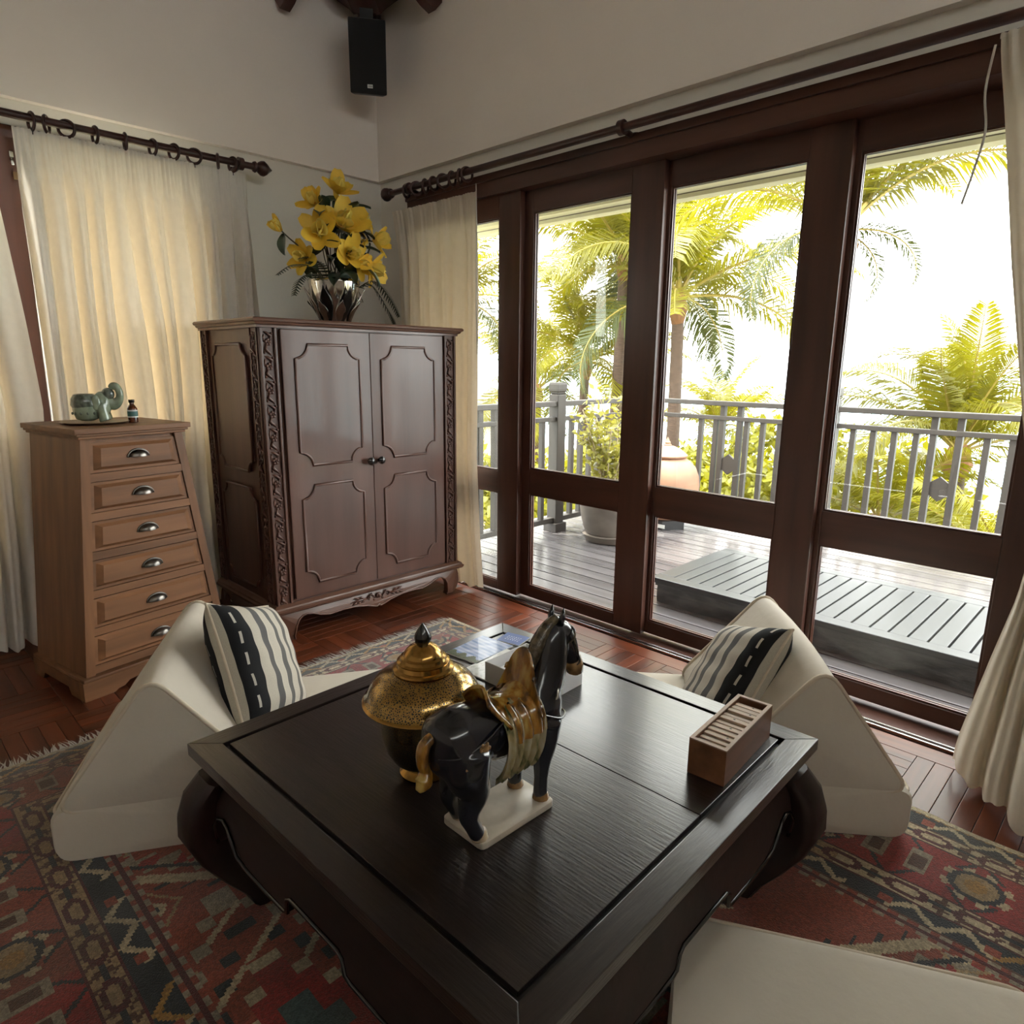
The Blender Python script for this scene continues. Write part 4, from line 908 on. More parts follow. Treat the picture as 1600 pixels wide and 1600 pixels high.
# ------------------------------------------------------------------ domino box
def make_box():
    c = (-.622, 1.362); rz = R(4.0); t = thing('domino_box', 'open wooden box of bamboo dominoes at the table corner', 'box', (*c, TZ), rz)
    w, l, h, th = .0425, .133, .082, .007
    part('side', MB().box(-w, -w+th, -l, l, 0, h), 'box_wood', t); part('side', MB().box(w-th, w, -l, l, 0, h), 'box_wood', t)
    part('end', MB().box(-w+th, w-th, -l, -l+th, 0, h), 'box_wood', t); part('end', MB().box(-w+th, w-th, l-th, l, 0, h), 'box_wood', t)
    part('bottom', MB().box(-w+th, w-th, -l+th, l-th, 0, .006), 'box_wood', t)
    rim = MB(); e = .0015
    rim.box(-w, -w+th+e, -l, l, h, h+.003); rim.box(w-th-e, w, -l, l, h, h+.003); rim.box(-w+th+e, w-th-e, -l, -l+th+.002, h, h+.003); rim.box(-w+th+e, w-th-e, l-th-.002, l, h, h+.003)
    part('rim', rim, 'box_rim', t)
    n = 11; p = (2*l-2*th-.018)/n; cs_, sn = math.cos(rz), math.sin(rz)
    for k in range(n):
        y = -l+th+.002+p*(k+.5); x = random.uniform(-.001, .001)
        d = thing('domino', 'bamboo domino tile lying on edge in the wooden box', 'domino', (c[0]+x*cs_-y*sn, c[1]+x*sn+y*cs_, TZ+.0065), rz, 'dominoes in the wooden box')
        q = p/2-.0006; s = random.uniform(-.002, .002)
        part('face_layer', MB().box(-.0335, .0335, -q, .001, 0, .0725+s), 'bamboo', d, bevel=.001)
        part('back_layer', MB().box(-.0335, .0335, .0011, q, 0, .0715+s-.0015), 'bamboo_dark', d, bevel=.001)
        if k % 2 == 0: part('pip', MB().box(-.004+.01*(k % 3), .0005+.01*(k % 3), -.002, .001, .0722+s, .073+s), 'dark_print', d)
make_box()
# ------------------------------------------------------------------ printed papers on the table
def printed(name, label, cat, c, w, l, h, rz, fn, z, n=40, group=None):
    t = thing(name, label, cat, (c[0], c[1], z), rz, group)
    part('pages', MB().box(-w/2, w/2, -l/2, l/2, 0, h-.0006), 'paper', t)
    mb = MB().grid(lambda a, b: (-w/2+w*a, -l/2+l*b, h), n, n); me = mb.mesh('cover', 'printed')
    at = me.color_attributes.new('print', 'FLOAT_COLOR', 'CORNER'); dt = []
    for j in range(n):
        for i in range(n): dt += [(*fn((i+.5)/n, (j+.5)/n), 1)]*4
    at.data.foreach_set('color', np.array(dt, dtype=float).ravel()); ob('cover', me, t); return t
def falls(u, v):
    if v < .16+.05*math.sin(u*20): return (.05, .07, .03) if (u*17+v*23) % 1 < .6 else (.12, .14, .07)
    k = .5+.25*math.sin(v*23+2*math.sin(u*7))+.25*math.sin(v*61+u*5); k *= .55+.45*math.sin(u*2.2+.5); return (.12+.5*k, .22+.45*k, .48+.35*k)
def bluec(u, v):
    if .25 < v < .75 and .2 < u < .8 and math.sin(u*60)+math.sin(v*40) > .9: return (.6, .65, .8)
    return (.09, .15, .42)
def sheet(u, v): return (.62, .63, .6) if math.sin(u*37+5*math.sin(v*11))+math.sin(v*41) > .7 else (.76, .77, .75)
printed('magazine', 'magazine with a blue waterfall cover lying at the table corner', 'magazine', (-1.452, 1.335), .128, .172, .004, R(6), lambda u, v: falls(u, v), TZ+.0005)
printed('magazine', 'pale magazine with fine print lying between waterfall cover and white box', 'magazine', (-1.335, 1.30), .105, .20, .004, R(4), sheet, TZ+.0005)
printed('leaflet', 'small dark blue leaflet beside the waterfall magazine', 'leaflet', (-1.437, 1.470), .085, .075, .003, R(14), bluec, TZ+.0005)
def make_carton():
    c = (-1.185, 1.295); t = thing('paper_carton', 'open white cardboard tray box behind the horse figurine', 'box', (*c, TZ), R(2))
    w, l, h, th = .105, .088, .060, .0025
    part('side', MB().box(w-th, w, -l, l, 0, h), 'card_white', t); part('side', MB().box(-w, -w+th, -l, l, 0, h), 'card_white', t)
    part('end', MB().box(-w+th, w-th, -l, -l+th, 0, h), 'card_in', t); part('end', MB().box(-w+th, w-th, l-th, l, 0, h), 'card_white', t)
    part('bottom', MB().box(-w+th, w-th, -l+th, l-th, 0, .003), 'card_in', t)
    for k, (x, z, hh) in enumerate(((.07, .0, .030), (.03, 0, .034), (-.02, 0, .036), (-.065, 0, .034))):
        tag(part('booklet', MB().box(-.017, .017, -.075, .075, 0, hh), 'paper' if k % 2 else 'card_in', loc=(c[0]+x, c[1], TZ+.0035), rot=(0, 0, R(2))), 'small booklet lying inside the white tray box', 'booklet', 'booklets in the white tray box')
    cd = MB().box(-.03, .03, -.0012, .0012, 0, .078).xf(Matrix.Rotation(R(8), 4, 'X')); tag(part('card', cd, 'card_white', loc=(c[0]+.012, c[1]+.083, TZ+.0035), rot=(0, 0, R(20))), 'white card standing upright in the tray box', 'card')
make_carton()
# ------------------------------------------------------------------ things on the chest
def make_elephant():
    L = (-3.098, .756); t = thing('elephant_burner', 'pale green ceramic elephant oil burner with raised trunk', 'figurine', (*L, 1.0625), R(66)); t.scale = (1, 1, 1.42)
    b = MB()   # local +x: towards the head
    b.lathe([(.022, .0), (.040, .006), (.048, .025), (.050, .045), (.046, .062), (.036, .072), (.030, .072), (.028, .060)], 28, (-.028, 0, 0))
    b.ball((.028, 0, .046), (.034, .036, .036), 14, 10)
    for y in (-.022, .022): b.tube([(.026, y, .045), (.032, y*1.05, .022), (.036, y*1.1, .0)], [.020, .019, .021], 12)
    me = remesh(b, .003, 4); me.materials.append(M['celadon']); bo = ob('body', me, t)
    part('burner_bowl', MB().lathe([(.044, .030), (.0525, .045), (.049, .062), (.040, .073), (.036, .0745), (.033, .072), (.030, .060)], 28, (-.029, 0, 0), cap=False), 'celadon_dark', bo, smooth=True)
    part('trunk', MB().tube(smoothpath([(.050, 0, .052), (.070, 0, .046), (.088, 0, .056), (.094, 0, .074), (.086, 0, .092), (.070, 0, .096), (.060, 0, .090)], 5), list(np.interp(np.linspace(0, 1, 31), [0, .3, .7, 1], [.020, .015, .012, .008])), 12), 'celadon', bo, smooth=True)
    part('brow', MB().ball((.052, 0, .074), (.024, .024, .018), 14, 8), 'celadon_dark', bo, smooth=True)
    for s in (-1, 1): part('ear', MB().ball((.012, s*.036, .052), (.016, .007, .022), 12, 8), 'celadon', bo, smooth=True)
    vh = MB()
    for k in range(6): vh.ball((-.029+.049*math.cos(R(200+k*28)), .049*math.sin(R(200+k*28)), .022), .0042, 6, 4)
    part('vent_hole', vh, 'celadon_dark', bo)
    tag(part('saucer', MB().lathe([(.075, 0), (.105, .003), (.122, .008), (.124, .0095), (.118, .0095), (.085, .0055), (.0, .0048)], 40, cap=False), 'plate_brown', smooth=True, loc=(-3.09, .752, 1.0525)), 'round brown saucer under the ceramic elephant', 'saucer')
    s = thing('bottle', 'small brown glass bottle with green and white label', 'bottle', (-3.045, .877, 1.0525))
    part('glass_body', MB().lathe([(.016, 0), (.0185, .002), (.0190, .046), (.0185, .056), (.012, .068), (.0085, .073), (.0085, .086)], 24), 'bottle_brown', s, smooth=40)
    part('label_band', MB().lathe([(.0193, .026), (.0193, .046)], 24, cap=False), 'label_green', s, smooth=True); part('label_band', MB().lathe([(.0194, .021), (.0194, .026)], 24, cap=False), 'white_print', s, smooth=True); part('label_band', MB().lathe([(.0194, .046), (.0194, .051)], 24, cap=False), 'white_print', s, smooth=True)
    part('cap', MB().lathe([(.010, .080), (.0112, .082), (.0112, .092), (.010, .093)], 20), 'knob_black', s, smooth=40)
make_elephant()
# ------------------------------------------------------------------ vase and flowers on the armoire
VC = Vector((-3.13, 1.885, 1.487))
def make_vase():
    t = thing('vase', 'silver leaf-shaped vase holding yellow flowers on the armoire', 'vase', VC)
    part('bowl', MB().lathe([(.055, 0), (.062, .004), (.066, .02), (.085, .06), (.108, .11), (.122, .16), (.128, .20), (.130, .215), (.124, .214), (.10, .15), (.0, .1)], 40, cap=False), 'silver', t, smooth=True)
    for k in range(14):
        a0 = 2*math.pi*k/14+(.2 if k % 2 else 0); top = .10 if k % 2 else .165; m = 'silver_dark' if k % 3 == 0 else 'silver'
        def lf(a, b):
            u = 2*a-1; w = .33*math.sin(math.pi*min(1, .12+.88*(1-b*.92)))**.8*(1-b**3*.85)
            an = a0+u*w; z = .004+(top-.004)*b; r = interp(z, [0, .02, .06, .11, .165], [.062, .068, .088, .111, .126])+.006+.016*b**3+.005*(1-u*u)
            return (r*math.cos(an), r*math.sin(an), z+.012*b*(1-abs(u)))
        o = part('leaf_relief', MB().grid(lf, 8, 8), m, t, smooth=True); o.modifiers.new('s', 'SOLIDIFY').thickness = .003
make_vase()
def petal_mesh(L, Wd, curl, m):
    def f(a, b):
        u = 2*a-1; w = Wd*(math.sin(math.pi*min(1, (.10+.80*b)))**.75); x = u*w*.5; r = L*b
        return (x, r*math.cos(curl*b*.6), .30*L*b+ L*.35*math.sin(curl*b)*b+.28*abs(u)**2*w*.6+.04*L*math.sin(b*3)*(1-abs(u)))
    return MB().grid(f, 6, 7).mesh('petal', m, True)
pt = [petal_mesh(.080, .054, .55, 'petal'), petal_mesh(.074, .050, .05, 'petal'), petal_mesh(.060, .048, .95, 'petal_pale')]
lfm = {}
for nm, m in (('d', 'leaf_dark'), ('p', 'leaf_pale')):
    lfm[nm] = MB().grid(lambda a, b: ((2*a-1)*.030*math.sin(math.pi*(.06+.92*b))**.8, .125*b, .018*math.sin(b*3)+.012*abs(2*a-1)), 4, 8).mesh('leaf', m, True)
def flower(p, facing, size=1., stem_r=.0035, bud=False, label='yellow magnolia-like silk flower on a stem in the silver vase', leaves=1, seed=0):
    rnd = random.Random(seed); P = VC+Vector(p); f = Vector(facing).normalized(); size *= 1.38
    t = thing('flower_stem', label, 'flower', VC+Vector((0, 0, .12)), 0, 'yellow flowers in the silver vase')
    o = t.location; root = Vector((.03*math.copysign(1, p[0]), .04*math.copysign(1, p[1]), 0)); mid = Vector((p[0]*.45, p[1]*.45, .12+(p[2]-.12)*.62))-Vector((0, 0, .12))
    end = P-o; part('stem', MB().tube(smoothpath([root, mid, end-f*.03*size, end], 6), stem_r, 6), 'stem', t, smooth=True)
    q = f.to_track_quat('Z', 'Y')
    def put(me, name, az, open_, sc, dz=0):
        ob_ = ob(name, me, t, end+f*dz); mt = q.to_matrix().to_4x4() @ Matrix.Rotation(az, 4, 'Z') @ Matrix.Rotation(open_, 4, 'X'); ob_.rotation_euler = mt.to_euler(); ob_.scale = (sc, sc, sc); return ob_
    no = 4 if bud else 6
    for k in range(no): put(pt[1 if k % 2 else 0], 'petal', 2*math.pi*k/no+rnd.uniform(-.2, .2), R(rnd.uniform(35, 60) if bud else rnd.uniform(-8, 30)), size*rnd.uniform(.85, 1.1))
    for k in range(5): put(pt[2], 'petal', 2*math.pi*k/5+.4+rnd.uniform(-.2, .2), R(rnd.uniform(32, 58)), size*rnd.uniform(.85, 1.05), .006)
    part('stamen', MB().ball(end+f*.016*size, .010*size, 8, 6), 'stamen', t, smooth=True)
    for k in range(leaves):
        az = rnd.uniform(0, 6.28); l = put(lfm['d'], 'leaf', az, R(rnd.uniform(-50, -15)), rnd.uniform(.55, .95)*size, -.02)
FLW = [((0.0, .04, .625), (.55, -.1, .8), .95), ((.0, -.075, .555), (.35, -.75, .55), .85), ((.10, -.005, .45), (.85, -.2, .5), 1.28), ((.09, -.115, .41), (.8, -.55, .15), 1.12), ((.10, .025, .325), (.85, -.05, .1), 1.08),
       ((.10, .075, .29), (.8, .25, -.1), .75), ((.03, .125, .49), (.6, .65, .35), .85), ((.05, .205, .42), (.7, .6, .2), .98), ((.07, .165, .29), (.75, .55, -.25), 1.0), ((.03, -.165, .30), (.35, -.75, .1), .80), ((.0, .03, .57), (.2, .5, .6), .6)]
FLAB = ['topmost yellow silk flower crowning the bouquet in the silver vase',
        'yellow silk flower just below the topmost one, turned towards the drawer chest',
        'largest yellow silk flower in the middle of the bouquet',
        'broad yellow silk flower beside the largest one on its drawer chest side',
        'wide open yellow silk flower between the largest one and the vase rim',
        'small yellow silk flower tucked against the wide open one above the vase rim',
        'yellow silk flower just below the topmost one, turned towards the corner curtain',
        'yellow silk flower reaching furthest towards the corner curtain',
        'yellow silk flower hanging low over the vase beside the corner curtain',
        'yellow silk flower low over the fern on the drawer chest side',
        'small half hidden yellow silk flower behind the topmost one']
for i, (p, f, s) in enumerate(FLW): flower(p, f, s, seed=i+1, leaves=2 if i % 2 else 1, label=FLAB[i])
flower((.04, -.285, .405), (.2, -.85, .55), .72, bud=True, seed=31, label='single yellow flower on a long stem reaching out from the silver vase', leaves=1)
flower((.09, .105, .385), (.8, .3, .4), .42, bud=True, seed=35, label='small pale yellow bud among the flowers in the silver vase', leaves=0)
for i, (p, d, s, k) in enumerate([((.05, -.05, .52), (.5, -.5, .3), .9, 'd'), ((.08, .05, .53), (.6, .6, .1), .9, 'd'), ((.08, -.03, .30), (.7, -.6, -.2), 1.0, 'd'), ((.1, .09, .29), (.5, .5, -.9), 1.15, 'p'), ((.07, .10, .36), (.6, .7, -.1), .9, 'd'), ((.06, -.09, .50), (.6, -.4, -.2), 1.0, 'd'), ((.08, .0, .25), (.8, .0, -.5), 1.1, 'd'), ((.06, -.02, .24), (.6, -.5, -.6), 1.0, 'd')]+[((.03+.06*((k*37) % 10)/10, -.12+.27*k/11, .22+.30*((k*53) % 12)/12), (.7, -.7+1.4*((k*29) % 11)/11, .4-.8*((k*17) % 7)/7), .95, 'd') for k in range(12)]):
    t = thing('leaf_spray', 'single %s silk leaf on a short stem in the silver vase' % ('pale grey green' if k == 'p' else 'dark green'), 'leaf', VC+Vector((0, 0, .12)), 0, None if k == 'p' else 'dark leaves in the silver vase')
    e = Vector(p)-Vector((0, 0, .12)); part('stem', MB().tube(smoothpath([(.01, .01*i-.03, 0), e*.55+Vector((0, 0, .02)), e], 5), .0025, 5), 'stem', t, smooth=True)
    o = ob('leaf', lfm[k], t, e); o.rotation_euler = Vector(d).to_track_quat('Y', 'Z').to_euler(); o.scale = (s,)*3
def fern(pts, w, label):
    t = thing('fern_frond', label, 'fern', VC+Vector((0, 0, .12)), 0, 'fern fronds in the silver vase'); P = smoothpath([Vector(p)-Vector((0, 0, .12)) for p in pts], 8); n = len(P)
    part('midrib', MB().tube(P, .002, 5), 'stem', t); mb = MB()
    for i in range(5, n-1):
        tdir = (P[i+1]-P[i-1]).normalized(); s = tdir.cross(Vector((0, 0, 1))).normalized(); k = i/n; l = w*math.sin(math.pi*(.12+.86*k))**.7
        for sg in (-1, 1):
            q = P[i]+s*sg*l+tdir*l*.35-Vector((0, 0, l*.25)); h = tdir*.006; mb.add([P[i]-h, P[i]+h, q+h*.3, q-h*.3], [(0, 1, 2, 3)])
    part('pinnae', mb, 'leaf_dark', t)
for i, (p, w) in enumerate([([(0, -.05, .13), (.06, -.14, .25), (.08, -.26, .255), (.10, -.355, .20)], .034), ([(0, -.05, .13), (.08, -.13, .22), (.10, -.23, .20), (.12, -.285, .115)], .032), ([(.02, .05, .13), (.1, .16, .22), (.12, .25, .14), (.13, .30, .05)], .036), ([(.02, .05, .13), (.13, .12, .2), (.17, .20, .08), (.18, .235, -.0+.01)], .034), ([(.0, -.02, .13), (.05, -.08, .26), (.06, -.16, .30), (.07, -.22, .29)], .03)]):
    fern(p, w*1.25, 'dark green fern frond arching out of the silver vase towards the '+('corner curtain' if i in (2, 3) else 'drawer chest'))
# ------------------------------------------------------------------ balcony furniture
def make_daybed():
    x0, x1, y0, y1, z = -2.0, .10, 3.16, 4.05, .13
    t = thing('slatted_platform', 'low grey slatted timber platform standing on the balcony deck', 'platform', (x0, y0, 0)); Lx, Ly = x1-x0, y1-y0
    part('frame_rail', MB().box(0, Lx, 0, .085, z-.032, z), 'daybed_wood', t, bevel=.006); part('frame_rail', MB().box(0, Lx, Ly-.085, Ly, z-.032, z), 'daybed_wood', t, bevel=.006)
    part('frame_rail', MB().box(0, .10, .085, Ly-.085, z-.032, z), 'daybed_wood', t, bevel=.004); part('frame_rail', MB().box(Lx-.10, Lx, .085, Ly-.085, z-.032, z), 'daybed_wood', t, bevel=.004)
    n = 24; p = (Lx-.2)/n; sm = MB().box(-p/2+.0045, p/2-.0045, .085, Ly-.085, z-.030, z-.001).mesh('slat', 'daybed_wood', bevel=.003)
    for k in range(n): ob('slat', sm, t, (.10+p*(k+.5), 0, 0))
    part('underframe', MB().box(.02, Lx-.02, .02, Ly-.02, z-.050, z-.033), 'daybed_skirt', t)
    rnd = random.Random(9)
    def sk(a, b, y0_, s):
        return (.03+(Lx-.06)*a, y0_+s*(.012*math.sin(a*17)*b+.006*math.sin(a*41+3*b)+.03*max(0, a*3-1)*math.sin(a*9)*b*(1-b)), z-.034-(z+.014-.0005)*b*(.80+.20*min(1, a*3)))
    part('skirt', MB().grid(lambda a, b: sk(a, b, .03, -1), 40, 5), 'daybed_skirt', t, smooth=True); part('skirt', MB().grid(lambda a, b: sk(a, b, Ly-.03, 1), 40, 5), 'daybed_skirt', t, smooth=True)
    for a in (.04, Lx-.11):
        for b in (.05, Ly-.12): part('leg', MB().box(a, a+.07, b, b+.07, -.0195, z-.034), 'daybed_wood', t)
make_daybed()
tag(part('planter_pot', MB().lathe([(.155, .062), (.185, .064), (.205, .11), (.225, .20), (.240, .30), (.248, .345), (.262, .352), (.264, .378), (.250, .384), (.232, .380), (.225, .34), (.0, .33)], 44, cap=False), 'pot_grey', smooth=40, loc=(-3.0, 4.12, -.0195)), 'large grey glazed planter pot on the balcony deck', 'planter')
tag(part('pot_saucer', MB().lathe([(.165, 0), (.180, .004), (.205, .05), (.212, .056), (.198, .060), (.0, .0605)], 40, cap=False), 'pot_grey', smooth=40, loc=(-3.0, 4.12, -.0195)), 'round grey saucer under the planter pot', 'saucer')
def make_shrub():
    t = thing('shrub', 'sparse sunlit pale green shrub growing in the grey planter', 'plant', (-3.0, 4.12, .32)); rnd = random.Random(5)
    br = MB(); lf = MB()
    for k in range(13):
        a = rnd.uniform(0, 6.28); h = rnd.uniform(.25, .80); r = rnd.uniform(.08, .30); p = smoothpath([(0.04*math.cos(a), .04*math.sin(a), -.01), (r*.5*math.cos(a), r*.5*math.sin(a), h*.5), (r*math.cos(a+.3), r*math.sin(a+.3), h)], 5)
        br.tube(p, [.009-.006*i/(len(p)-1) for i in range(len(p))], 6)
        for i in range(3, len(p)):
            for j in range(9):
                d = Vector((rnd.uniform(-1, 1), rnd.uniform(-1, 1), rnd.uniform(-.3, .9))).normalized(); s = d.cross(Vector((rnd.uniform(-1, 1), rnd.uniform(-1, 1), rnd.uniform(-1, 1)))).normalized()
                c = p[i]+Vector((rnd.uniform(-.07, .07), rnd.uniform(-.07, .07), rnd.uniform(-.05, .06))); L = rnd.uniform(.035, .075); w = L*.28
                lf.add([c, c+d*L*.45+s*w, c+d*L, c+d*L*.45-s*w], [(0, 1, 2, 3)])
    part('branch', br, 'shrub_wood', t, smooth=True); part('foliage', lf, 'shrub_leaf', t, kind='stuff')
make_shrub()
def make_urn():
    t = thing('lidded_urn', 'large round terracotta urn with a knobbed lid on the balcony deck', 'urn', (-2.975, 4.84, -.0195)); rr = .275
    part('stand', MB().lathe([(.20, 0), (.20, .075)], 6), 'black_plastic', t); part('stand_label', MB().box(.055, .125, -.1765, -.1735, .020, .05), 'white_print', t)
    pr = [(.14, .076), (.16, .08), (.20, .14), (.25, .22), (.273, .30), (.276, .36), (.268, .43), (.240, .50), (.190, .555), (.150, .580), (.135, .590)]
    part('body', MB().lathe(pr, 56), 'terracotta', t, smooth=40)
    for z in (.255, .275, .295): part('band', MB().lathe([(interp(z, [q[1] for q in pr], [q[0] for q in pr])+.001, z-.004), (interp(z, [q[1] for q in pr], [q[0] for q in pr])+.006, z), (interp(z, [q[1] for q in pr], [q[0] for q in pr])+.001, z+.004)], 56, cap=False), 'terracotta', t, smooth=True)
    l = part('lid', MB().lathe([(.138, .585), (.165, .590), (.168, .602), (.150, .620), (.110, .650), (.060, .672), (.030, .680)], 48), 'terracotta', t, smooth=40)
    part('lid_knob', MB().lathe([(.030, .678), (.034, .686), (.022, .694), (.026, .704), (.014, .718), (.009, .732), (.001, .748)], 20), 'terracotta', l, smooth=40)
make_urn()
# ------------------------------------------------------------------ palms, shrubs, ground, sea
def frond_mesh(L, droop, lw, m, seed, rise=.0):
    rnd = random.Random(seed); n = 30; P = []; x = z = 0; a = rise
    for i in range(n+1):
        P.append(Vector((x, 0, z))); an = a-droop*(i/n)**1.5; x += L/n*math.cos(an); z += L/n*math.sin(an)
    mb = MB(); mb.tube(P, [.030*(1-.85*i/n) for i in range(n+1)], 5); k0 = len(mb.f)
    for i in range(4, n+1):
        t = i/n; l = lw*math.sin(math.pi*(.14+.80*t))**.75
        tdir = (P[min(i+1, n)]-P[i-1]).normalized(); up = Vector((0, 1, 0)).cross(tdir)*-1
        for j in range(3):
            b = P[i]-tdir*(L/n)*(j/3)
            for sg in (-1, 1):
                d = (Vector((0, sg, 0))*.80+tdir*.55+up*rnd.uniform(-.05, .25)).normalized(); q1 = b+d*l*.5; ll = l*rnd.uniform(.85, 1.1); q2 = b+d*ll*.85-Vector((0, 0, ll*rnd.uniform(.18, .45))); w = tdir*.021
                mb.add([b-w*.5, b+w*.5, q1+w*.8, q1-w*.8, q2], [(0, 1, 2, 3), (3, 2, 4)])
    me = mb.mesh('frond', m); me.materials.append(M['rachis'])
    for i in range(k0): me.polygons[i].material_index = 1
    return me
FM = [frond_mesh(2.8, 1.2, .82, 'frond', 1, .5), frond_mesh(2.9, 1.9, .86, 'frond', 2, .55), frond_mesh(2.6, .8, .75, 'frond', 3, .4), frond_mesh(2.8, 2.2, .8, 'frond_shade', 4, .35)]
def palm(label, crown, base, n, sc, seed, spread=(-.5, 1.15), r=.13, az0=0, fronds=None):
    rnd = random.Random(seed); c = Vector(crown); b = Vector(base); t = thing('palm_tree', label, 'palm tree', b, 0, 'palms beyond the balcony')
    e = c-b; pts = smoothpath([(0, 0, 0), e*.35+Vector((.10*sc, -.05, 0)), e*.7+Vector((.06*sc, 0, 0)), e], 8)
    part('trunk', MB().tube(pts, [r*(1.25-.45*i/(len(pts)-1))*(1+.05*(i % 2)) for i in range(len(pts))], 12), 'trunk', t, smooth=True)
    part('crown_shaft', MB().tube([e-Vector((0, 0, .40*sc)), e-Vector((0, 0, .15*sc)), e+Vector((0, 0, .2*sc))], [r*.85, r*1.35, r*.7], 12), 'trunk_fibre', t, smooth=True)
    for az, pit, s, q in fronds or ():
        o = ob('frond', FM[q], t, e+Vector((0, 0, .05*sc)), (rnd.uniform(-.3, .3), -pit, az)); o.scale = (s, s, s)
    for k in range(0 if fronds else n):
        az = az0+2*math.pi*k/n*1.0+rnd.uniform(-.25, .25)+(k % 3)*.12; f = k/n; pit = spread[0]+(spread[1]-spread[0])*((k*7) % n)/n+rnd.uniform(-.1, .1)
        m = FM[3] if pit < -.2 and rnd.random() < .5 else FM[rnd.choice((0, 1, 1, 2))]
        o = ob('frond', m, t, e+Vector((0, 0, .05*sc))); o.rotation_euler = (rnd.uniform(-.5, .5), -pit, az); s = sc*rnd.uniform(.85, 1.12); o.scale = (s, s, s)
G = -5.0
palm('tall sunlit coconut palm with the thick ringed trunk behind the lidded urn', (-6.77, 11.1, 2.45), (-6.85, 11.15, G), 19, 1.05, 1, r=.125, az0=.4)
palm('coconut palm with drooping yellow fronds behind the potted shrub', (-8.20, 11.4, 3.35), (-8.5, 11.3, G), 19, 1.1, 2, r=.13, az0=1.0)
palm('smaller palm rising between the taller trunks behind the potted shrub', (-9.98, 12.5, 1.35), (-10.2, 12.3, G), 16, 1.0, 3, r=.12)
palm('palm whose high crown hangs beside the tied back curtain', (-2.95, 8.1, 2.72), (-3.0, 8.3, G), 13, .78, 4, r=.13, fronds=[(R(20), .42, 1.15, 1), (R(30), .30, .9, 1), (R(12), .75, .7, 0), (R(60), .5, .6, 1), (R(25), -.25, .42, 3), (R(40), -.75, .36, 3), (R(150), .4, .8, 1), (R(195), .2, .8, 1), (R(215), .6, .9, 0), (R(240), -.3, .6, 3), (R(290), .7, .7, 1), (R(330), 1.0, .7, 0), (R(100), .9, .7, 1)])
palm('bushy young palm showing above the railing near the tied back curtain', (-1.80, 9.3, .30), (-1.9, 9.3, G), 17, .66, 5, (-.1, 1.35), r=.13, az0=.6)
palm('low palm seen through the railing between the two hexagon plaques', (-2.40, 8.75, -.55), (-2.5, 8.7, G), 14, .62, 6, (-.2, 1.2), r=.12)
palm('distant palm top showing over the railing beside the thick ringed trunk', (-8.34, 15.95, -.35), (-8.4, 15.9, G), 15, .82, 7, (-.3, 1.2))
palm('palm glimpsed beside the corner curtain', (-11.5, 9.8, 2.55), (-11.8, 9.9, G), 16, 1.0, 8, az0=.3)
palm('low palm crown below the railing near the tied back curtain', (-1.05, 7.9, -.75), (-1.0, 7.9, G), 14, .60, 9, (-.1, 1.2), r=.12)
palm('far palm between the railing post and the corner curtain', (-12.3, 13.4, .6), (-12.4, 13.3, G), 15, 1.0, 10)
palm('slim palm leaning behind the smaller palm', (-8.9, 12.6, 3.9), (-9.6, 13.0, G), 14, .9, 12, r=.10)
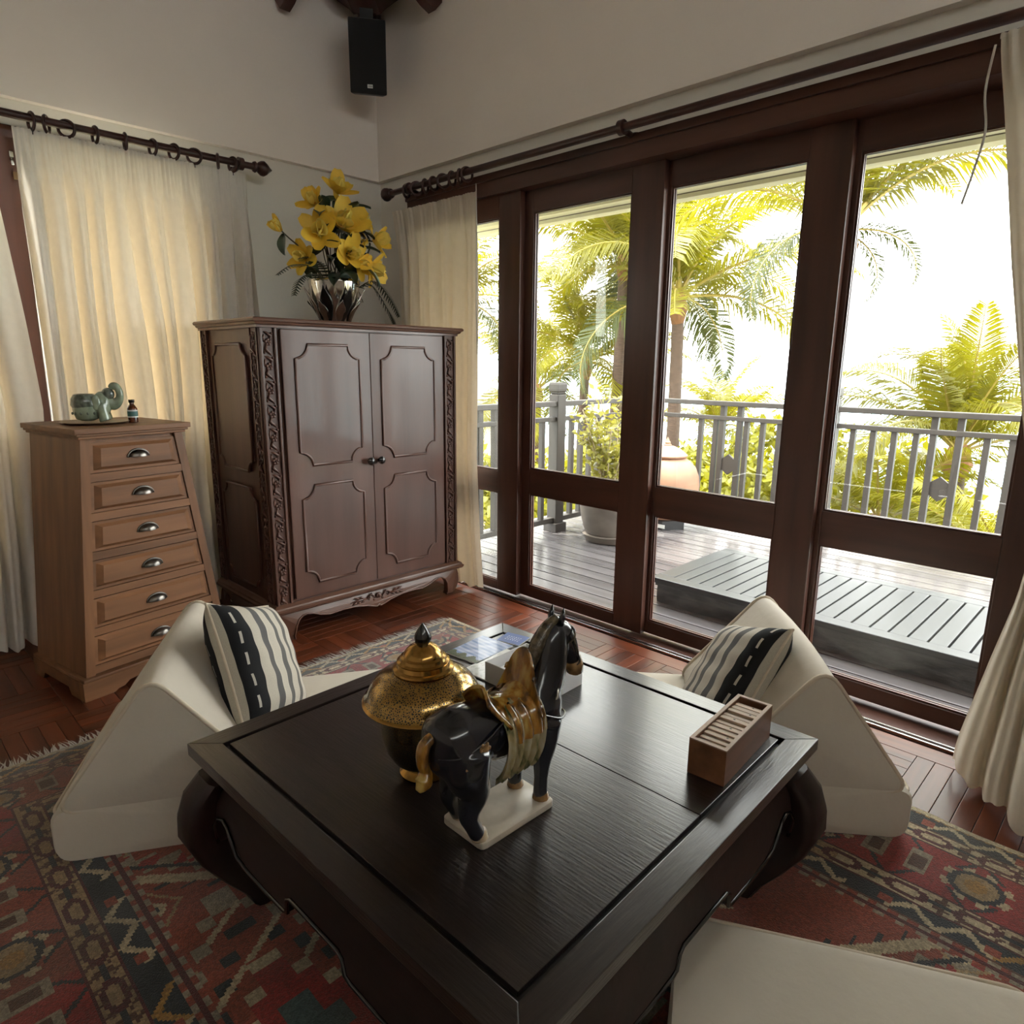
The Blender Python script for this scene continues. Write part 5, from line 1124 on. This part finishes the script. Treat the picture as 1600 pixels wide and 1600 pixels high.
def bush(label, c, r, seed, n=2200):
    rnd = random.Random(seed); t = thing('bush', label, 'bush', (c[0], c[1], c[2]-r[2]), 0, 'bushes below the balcony'); mb = MB()
    for _ in range(n):
        d = Vector((rnd.gauss(0, 1), rnd.gauss(0, 1), rnd.gauss(0, 1))).normalized(); k = rnd.uniform(.6, 1.0)*(1+.15*math.sin(5*d.x)*math.sin(6*d.z+1))
        p = Vector((d.x*r[0]*k, d.y*r[1]*k, r[2]+d.z*r[2]*k)); a = Vector((rnd.uniform(-1, 1), rnd.uniform(-1, 1), rnd.uniform(-1, 1))).normalized(); s = a.cross(d)
        if s.length < .1: continue
        s.normalize(); L = rnd.uniform(.10, .20); w = L*.3; mb.add([p, p+a*L*.5+s*w, p+a*L, p+a*L*.5-s*w], [(0, 1, 2, 3)])
    part('foliage', mb, 'bush', t, kind='stuff'); part('stem', MB().tube([(0, 0, r[2]), (0, 0, G-c[2]+r[2])], .06, 8), 'shrub_wood', t)
for i, (c, r) in enumerate([((-3.9, 8.6, -.80), (1.1, .8, 1.0)), ((-5.2, 9.2, -.85), (1.1, .8, 1.0)), ((-2.6, 7.7, -1.15), (.9, .7, .8)), ((-1.3, 8.6, -1.2), (1.2, .8, .9)), ((-4.3, 10.5, -.4), (1.3, .9, 1.1)), ((-2.9, 11.0, -.7), (1.3, .9, 1.1)), ((-6.9, 9.2, -.9), (1.2, .9, .9)), ((-7.2, 7.5, -.9), (1.1, .9, .9)), ((-8.6, 7.0, -.7), (1.2, 1.0, 1.0)), ((-.2, 8.2, -1.2), (1.0, .8, .9)), ((-6.3, 11.6, -1.1), (1.5, 1.0, 1.1))]):
    bush('dense yellow-green bush growing below the balcony railing', c, r, i+1)
struct('ground', MB().box(-60, 40, -30, 40, -5.6, -5.05), 'ground')
struct('sea', MB().add([(-1200, 40, -14), (1200, 40, -14), (1200, 2400, -14), (-1200, 2400, -14)], [(0, 1, 2, 3)]), 'sea')
struct('sea_floor', MB().box(-300, -60, -200, 40, -14.5, -14), 'sea')
hs = thing('neighbour_house', 'far grey-roofed house glimpsed past the corner curtain', 'house', (-17.2, 15.1, G))
part('wall', MB().box(-1.5, 1.2, -1.3, 1.3, 0, 4.6), 'house_wall', hs); part('roof', MB().add([(-2.1, -1.9, 4.5), (1.8, -1.9, 4.5), (1.8, 1.9, 4.5), (-2.1, 1.9, 4.5), (-.6, 0, 6.0), (.4, 0, 6.0)], [(0, 1, 5, 4), (1, 2, 5), (2, 3, 4, 5), (3, 0, 4), (3, 2, 1, 0)]), 'roof_tile', hs)
